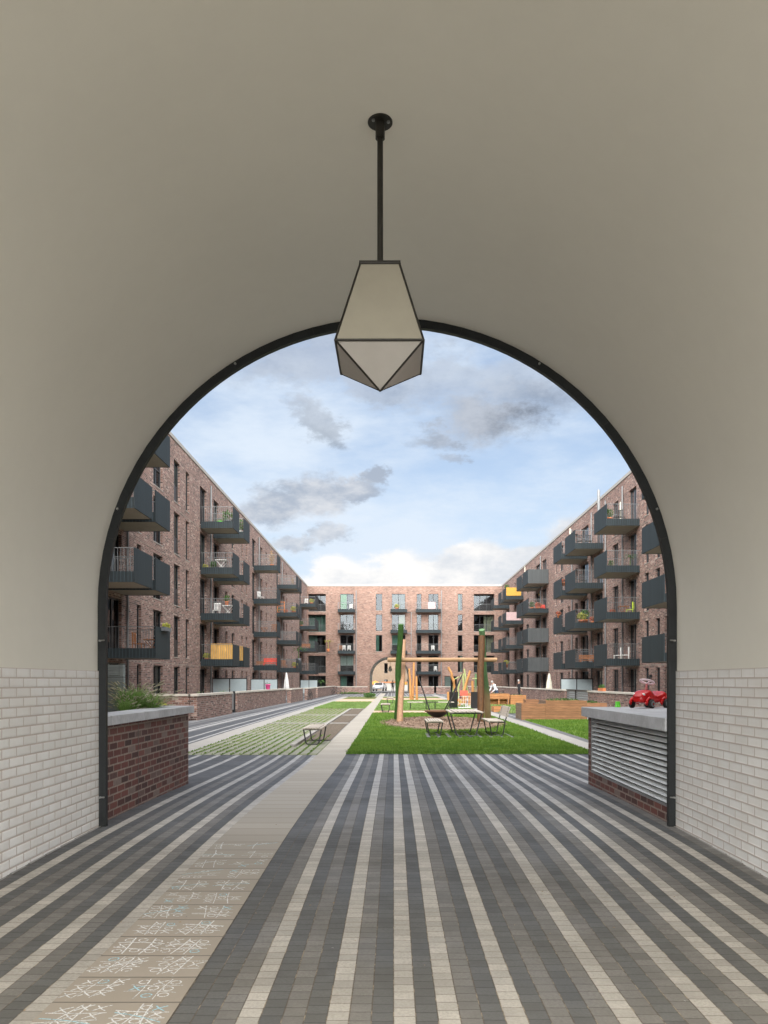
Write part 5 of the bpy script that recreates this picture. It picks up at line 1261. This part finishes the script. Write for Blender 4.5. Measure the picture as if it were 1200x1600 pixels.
# bicycles ---------------------------------------------------------
def kit_bike(o):
    for x in (-.52, .52):
        m = MB(); m.tube([(x+.33*math.cos(2*math.pi*j/24), 0, .34+.33*math.sin(2*math.pi*j/24)) for j in range(24)], .018, 6, closed=True)
        for j in range(8): a = math.pi*j/8*2; m.tube([(x, 0, .34), (x+.32*math.cos(a), 0, .34+.32*math.sin(a))], .003, 4)
        m.build('wheel', RUBBER, o)
    m = MB(); bb, st, hd, ra, fa = (-.08, 0, .30), (-.20, 0, .78), (.36, 0, .82), (-.52, 0, .34), (.52, 0, .34)
    for a, b in ((bb, st), (bb, hd), (st, hd), (bb, ra), (ra, st), (hd, fa), (hd, (.33, 0, .95)), (st, (-.23, 0, .9))): m.tube([a, b], .017, 6)
    m.build('frame', BLACK, o)
    m = MB(); m.tube([(.33, 0, .95), (.33, -.02, .98), (.33, -.26, 1.0), (.25, -.28, .99)], .013, 6); m.tube([(.33, 0, .95), (.33, .02, .98), (.33, .26, 1.0), (.25, .28, .99)], .013, 6); m.build('handlebar', BOLT, o)
    m = MB(); m.ell((-.25, 0, .93), (.13, .07, .03)); m.build('saddle', RUBBER, o)
put('bike', 'bicycle', kit_bike, (-7.2, 68.8, 0), 'bicycle parked in the first gap of the left terrace walls', 'bicycle', 'bicycles by the left walls', R(80))
put('bike', 'bicycle', kit_bike, (-7.0, 95.5, 0), 'bicycle leaning at the far end of the left terrace wall', 'bicycle', 'bicycles by the left walls', R(40))
put('bike', 'bicycle', kit_bike, (-6.75, 97.5, 0), 'bicycle parked beside another at the far left corner', 'bicycle', 'bicycles by the left walls', R(25))
put('bike', 'bicycle', kit_bike, (8.2, 62.2, 0), 'bicycle standing right of the person in the white shirt', 'bicycle', None, R(15))
# people -----------------------------------------------------------
def person(loc, rz, label, top, leg, hair, pose='stand', h=1.75):
    o = lthing('person', loc, label, 'person', None, rz, h/1.75)
    J = dict(pel=(0, 0, .95), sp=(0, .0, 1.15), ch=(0, 0, 1.35), nk=(0, 0, 1.50), hd=(0, .01, 1.60), tp=(0, .01, 1.72),
             lh=(-.10, 0, .90), lk=(-.11, -.03, .50), la=(-.12, .02, .09), lt=(-.12, -.14, .03), rh=(.10, 0, .90), rk=(.11, -.06, .50), ra=(.12, .10, .09), rt=(.12, -.06, .03),
             ls=(-.19, 0, 1.42), le=(-.25, .03, 1.14), lw=(-.24, -.10, .92), rs=(.19, 0, 1.42), re=(.25, .03, 1.14), rw=(.24, -.10, .92))
    if pose == 'bend':
        for k_ in ('sp', 'ch', 'nk', 'hd', 'tp', 'ls', 'le', 'lw', 'rs', 're', 'rw'):
            x, y, z = J[k_]; a = R(38); dz_ = z-.95; J[k_] = (x, y*math.cos(a)-dz_*math.sin(a), .95+dz_*math.cos(a)+y*math.sin(a))
        J['lw'] = (-.2, -.62, .80); J['rw'] = (.2, -.6, .78); J['le'] = (-.26, -.35, .98); J['re'] = (.26, -.33, .98)
    E = [('pel', 'sp'), ('sp', 'ch'), ('ch', 'nk'), ('nk', 'hd'), ('hd', 'tp'), ('pel', 'lh'), ('lh', 'lk'), ('lk', 'la'), ('la', 'lt'), ('pel', 'rh'), ('rh', 'rk'), ('rk', 'ra'), ('ra', 'rt'),
         ('ch', 'ls'), ('ls', 'le'), ('le', 'lw'), ('ch', 'rs'), ('rs', 're'), ('re', 'rw')]
    rad = dict(pel=.13, sp=.125, ch=.14, nk=.055, hd=.085, tp=.06, lh=.095, rh=.095, lk=.06, rk=.06, la=.042, ra=.042, lt=.035, rt=.035, ls=.065, rs=.065, le=.046, re=.046, lw=.03, rw=.03)
    # hands: palm with five short fingers each
    for s_, w in (('l', 'lw'), ('r', 'rw')):
        e = Vector(J[s_+'e']); v = Vector(J[w]); dr = (v-e).normalized(); J[s_+'p'] = tuple(v+dr*.07); rad[s_+'p'] = .026; E.append((w, s_+'p'))
        sd_ = dr.cross(Vector((1, 0, 0))).normalized()
        for i, (off, L_) in enumerate(((-.03, .07), (-.01, .085), (.01, .08), (.028, .06))): n_ = s_+'f%d' % i; J[n_] = tuple(v+dr*(.08+L_)+sd_*off); rad[n_] = .008; E.append((s_+'p', n_))
        J[s_+'th'] = tuple(v+dr*.06-sd_*.05); rad[s_+'th'] = .009; E.append((w, s_+'th'))
    names = list(J); me = bpy.data.meshes.new('sk'); me.from_pydata([J[n_] for n_ in names], [(names.index(a), names.index(b)) for a, b in E], [])
    so_ = bpy.data.objects.new('sk', me); C.objects.link(so_); md = so_.modifiers.new('s', 'SKIN')
    for i, n_ in enumerate(names): me.skin_vertices[0].data[i].radius = (rad[n_], rad[n_]*(.8 if n_ in ('pel', 'sp', 'ch') else 1))
    me.skin_vertices[0].data[0].use_root = True
    sb = so_.modifiers.new('u', 'SUBSURF'); sb.levels = sb.render_levels = 1
    bpy.context.view_layer.update(); dg = bpy.context.evaluated_depsgraph_get(); nm = bpy.data.meshes.new_from_object(so_.evaluated_get(dg)); bpy.data.objects.remove(so_)
    nm.materials.clear()
    for mm in (SKIN, top, leg, BLACK): nm.materials.append(mm)
    for p_ in nm.polygons:
        c = p_.center; z = c.z; p_.use_smooth = True
        arm = abs(c.x) > .2 and z > .7
        dhead = (c-Vector(J['hd'])).length
        if dhead < .17: p_.material_index = 0
        elif z < .10: p_.material_index = 3
        elif arm and min((c-Vector(J['lw'])).length, (c-Vector(J['rw'])).length, (c-Vector(J['lp'])).length, (c-Vector(J['rp'])).length) < .09: p_.material_index = 0
        elif z < .93 and not arm and (c-Vector(J['ch'])).length > .3: p_.material_index = 2
        else: p_.material_index = 1
    nm.name = 'body'; bo = bpy.data.objects.new('body', nm); C.objects.link(bo); bo.parent = o
    hx, hy, hz_ = J['hd']; tx, ty, tz_ = J['tp']; c = ((hx+tx)/2, (hy+ty)/2+.022, (hz_+tz_)/2+.012)
    m = MB(); m.ell(c, (.088, .095, .105), 14, 10); m.build('hair', hair, o)
    m = MB(); fy = hy-.085
    m.ell((-.03, fy, hz_+.03), (.012, .008, .009), 8, 6); m.ell((.03, fy, hz_+.03), (.012, .008, .009), 8, 6); m.build('eyes', BLACK, o)
    m = MB(); m.ell((0, fy-.012, hz_), (.012, .018, .018), 8, 6); m.ell((-.09, hy+.01, hz_+.01), (.012, .02, .03), 8, 6); m.ell((.09, hy+.01, hz_+.01), (.012, .02, .03), 8, 6); m.build('nose_and_ears', SKIN, o)
    m = MB(); m.ell((0, fy+.002, hz_-.04), (.022, .008, .006), 8, 6); m.build('mouth', REDC, o)
    return o
HAIRG = rgb('grey_hair', (.35, .34, .33), .8); HAIRD = rgb('dark_hair', (.03, .02, .015), .7); SHIRT = rgb('white_shirt', (.72, .74, .78), .8); DARKC = rgb('dark_clothes', (.015, .015, .018), .8); JEANS = rgb('blue_jeans', (.05, .07, .12), .8)
person((10.35, 66.0, 0), R(100), 'person in black clothes walking along the right terrace wall', DARKC, DARKC, HAIRG)
person((7.75, 60.2, 0), R(-60), 'person in a white shirt bending behind the orange planters', SHIRT, JEANS, HAIRG, 'bend', 1.80)
person((-.12, 119, 0), R(170), 'person in dark clothes standing in the far passage', DARKC, DARKC, HAIRD)

# ================================================================ BEYOND THE FAR ARCH
o = thing('street_building', (0, 152, 0), 'tan brick building across the street, seen through the far arch', 'building')
PT = lambda a, z, d_: (a, 150+d_, z)
wo = []
for k in range(-5, 6):
    for z in (.9, 3.2+.0, 6.2, 9.2): wo.append((-1.75+k*4.2, -1.1+k*4.2, z, z+(1.1 if z < 1 else 1.85)))
facade(o, PT, -22, 22, -.1, 14, wo, TANBR, .15)
for w in wo: window(o, PT, *w, .15, None)
m = MB(); m.quad(PT(-22, 0, 1.2), PT(22, 0, 1.2), PT(22, 14, 1.2), PT(-22, 14, 1.2)); m.box(-22, 22, 150.2, 158, 14, 14.1); m.build('roof', ROOM, o)
o = thing('garden_wall', (-.5, 146, 0), 'white low wall with brown tiled cap across the street', 'wall')
m = MB(); m.box(-2.2, 8, 146, 146.3, 0, 1.35); m.build('wall', rgb('white_wall_paint', (.42, .40, .37), .8), o)
m = MB(); m.add([(-2.3, 145.9, 1.35), (8.1, 145.9, 1.35), (8.1, 146.4, 1.35), (-2.3, 146.4, 1.35), (-2.3, 146.15, 1.6), (8.1, 146.15, 1.6)], [(0, 1, 5, 4), (2, 3, 4, 5), (0, 4, 3), (1, 2, 5)]); m.build('wall_cap', BRNF, o)
def car(loc, rz, label, mt):
    o = lthing('parked_car', loc, label, 'car', None, rz)
    prof = [(-2.0, .35), (-2.05, .75), (-1.9, .92), (-1.3, .98), (-.75, 1.38), (.6, 1.42), (1.25, 1.02), (1.95, .82), (2.1, .55), (2.05, .32)]
    m = MB(); n = len(prof); vs = []
    for y, k in ((-.82, .0), (-.86, .0), (.86, .0), (.82, .0)): vs += [(x*(1 if abs(y) < .85 else .985), y*(.80 if z > 1.1 else 1), z) for x, z in prof]
    m.add(vs, [(i*n+j, i*n+(j+1) % n, (i+1)*n+(j+1) % n, (i+1)*n+j) for i in range(3) for j in range(n)]+[tuple(range(n)), tuple(range(3*n, 4*n))], 0, False); m.build('body', mt, o, bevel=.03)
    m = MB()
    for s_ in (-1, 1): m.add([(-1.15, s_*.80, 1.02), (1.1, s_*.80, 1.02), (.55, s_*.72, 1.34), (-.70, s_*.72, 1.34)], [(0, 1, 2, 3)])
    m.add([(1.27, -.66, 1.03), (1.27, .66, 1.03), (.68, .58, 1.40), (.68, -.58, 1.40)], [(0, 1, 2, 3)]); m.build('windscreen', BLACK, o)
    for x in (-1.3, 1.3):
        for y in (-.82, .82): m = MB(); m.tube([(x, y-.1, .32), (x, y+.1, .32)], .32, 18); m.build('wheel', RUBBER, o)
    for y in (-.6, .6): m = MB(); m.ell((2.03, y, .66), (.06, .16, .08)); m.build('headlight', BOLT, o)
car((-2.35, 136, 0), R(-100), 'white car parked beyond the far arch', rgb('car_white', (.45, .46, .48), .3))
o = thing('market_umbrella', (-3.2, 140, 0), 'orange awning umbrella beyond the far arch at left', 'parasol')
m = MB(); m.lathe([(.02, 1.75), (.5, 1.55), (1.0, 1.2), (1.0, 1.1)], -3.2, 140, 0, 8, 0, False); m.build('canopy', ORANGE, o)
m = MB(); m.tube([(-3.2, 140, 0), (-3.2, 140, 1.75)], .03, 8); m.build('pole', PIPE, o)
o = thing('market_umbrella', (1.75, 138, 0), 'yellow awning umbrella beyond the far arch at right', 'parasol')
m = MB(); m.lathe([(.02, 1.75), (.4, 1.5), (.7, 1.15), (.7, 1.05)], 1.75, 138, 0, 8, 0, False); m.build('canopy', YEL, o)
m = MB(); m.tube([(1.75, 138, 0), (1.75, 138, 1.75)], .03, 8); m.build('pole', PIPE, o)
# small wall lamp on the right wing
o = thing('wall_lamp', (14.95, 46.6, 1.9), 'small dark lamp on the right brick wall behind the toy car', 'lamp')
m = MB(); m.box(14.9, 15.045, 46.55, 46.7, 1.85, 2.0); m.tube([(14.93, 46.62, 1.9), (14.93, 46.62, 1.75)], .05, 8); m.build('lamp_housing', BLACK, o)
# fallen leaves and grit on the paving
q = random.Random(77); m = MB()
for _ in range(260):
    x, y = q.uniform(-3, 2.9), q.uniform(3, 17) ; s_ = q.uniform(.003, .010); a = q.uniform(0, 6); z = gz(y)+.006
    m.add([(x+s_*math.cos(a), y+s_*math.sin(a), z), (x-s_*math.sin(a)*.6, y+s_*math.cos(a)*.6, z+.004), (x-s_*math.cos(a), y-s_*math.sin(a), z), (x+s_*math.sin(a)*.6, y-s_*math.cos(a)*.6, z+.003)], [(0, 1, 2, 3)], 0 if q.random() < .6 else 1)
structure(m, 'grit', [DRYL, CONC], 'scattered grit and leaf bits on the paving', 'stuff')
for o in bpy.data.objects:
    if '_o' in o: del o['_o']
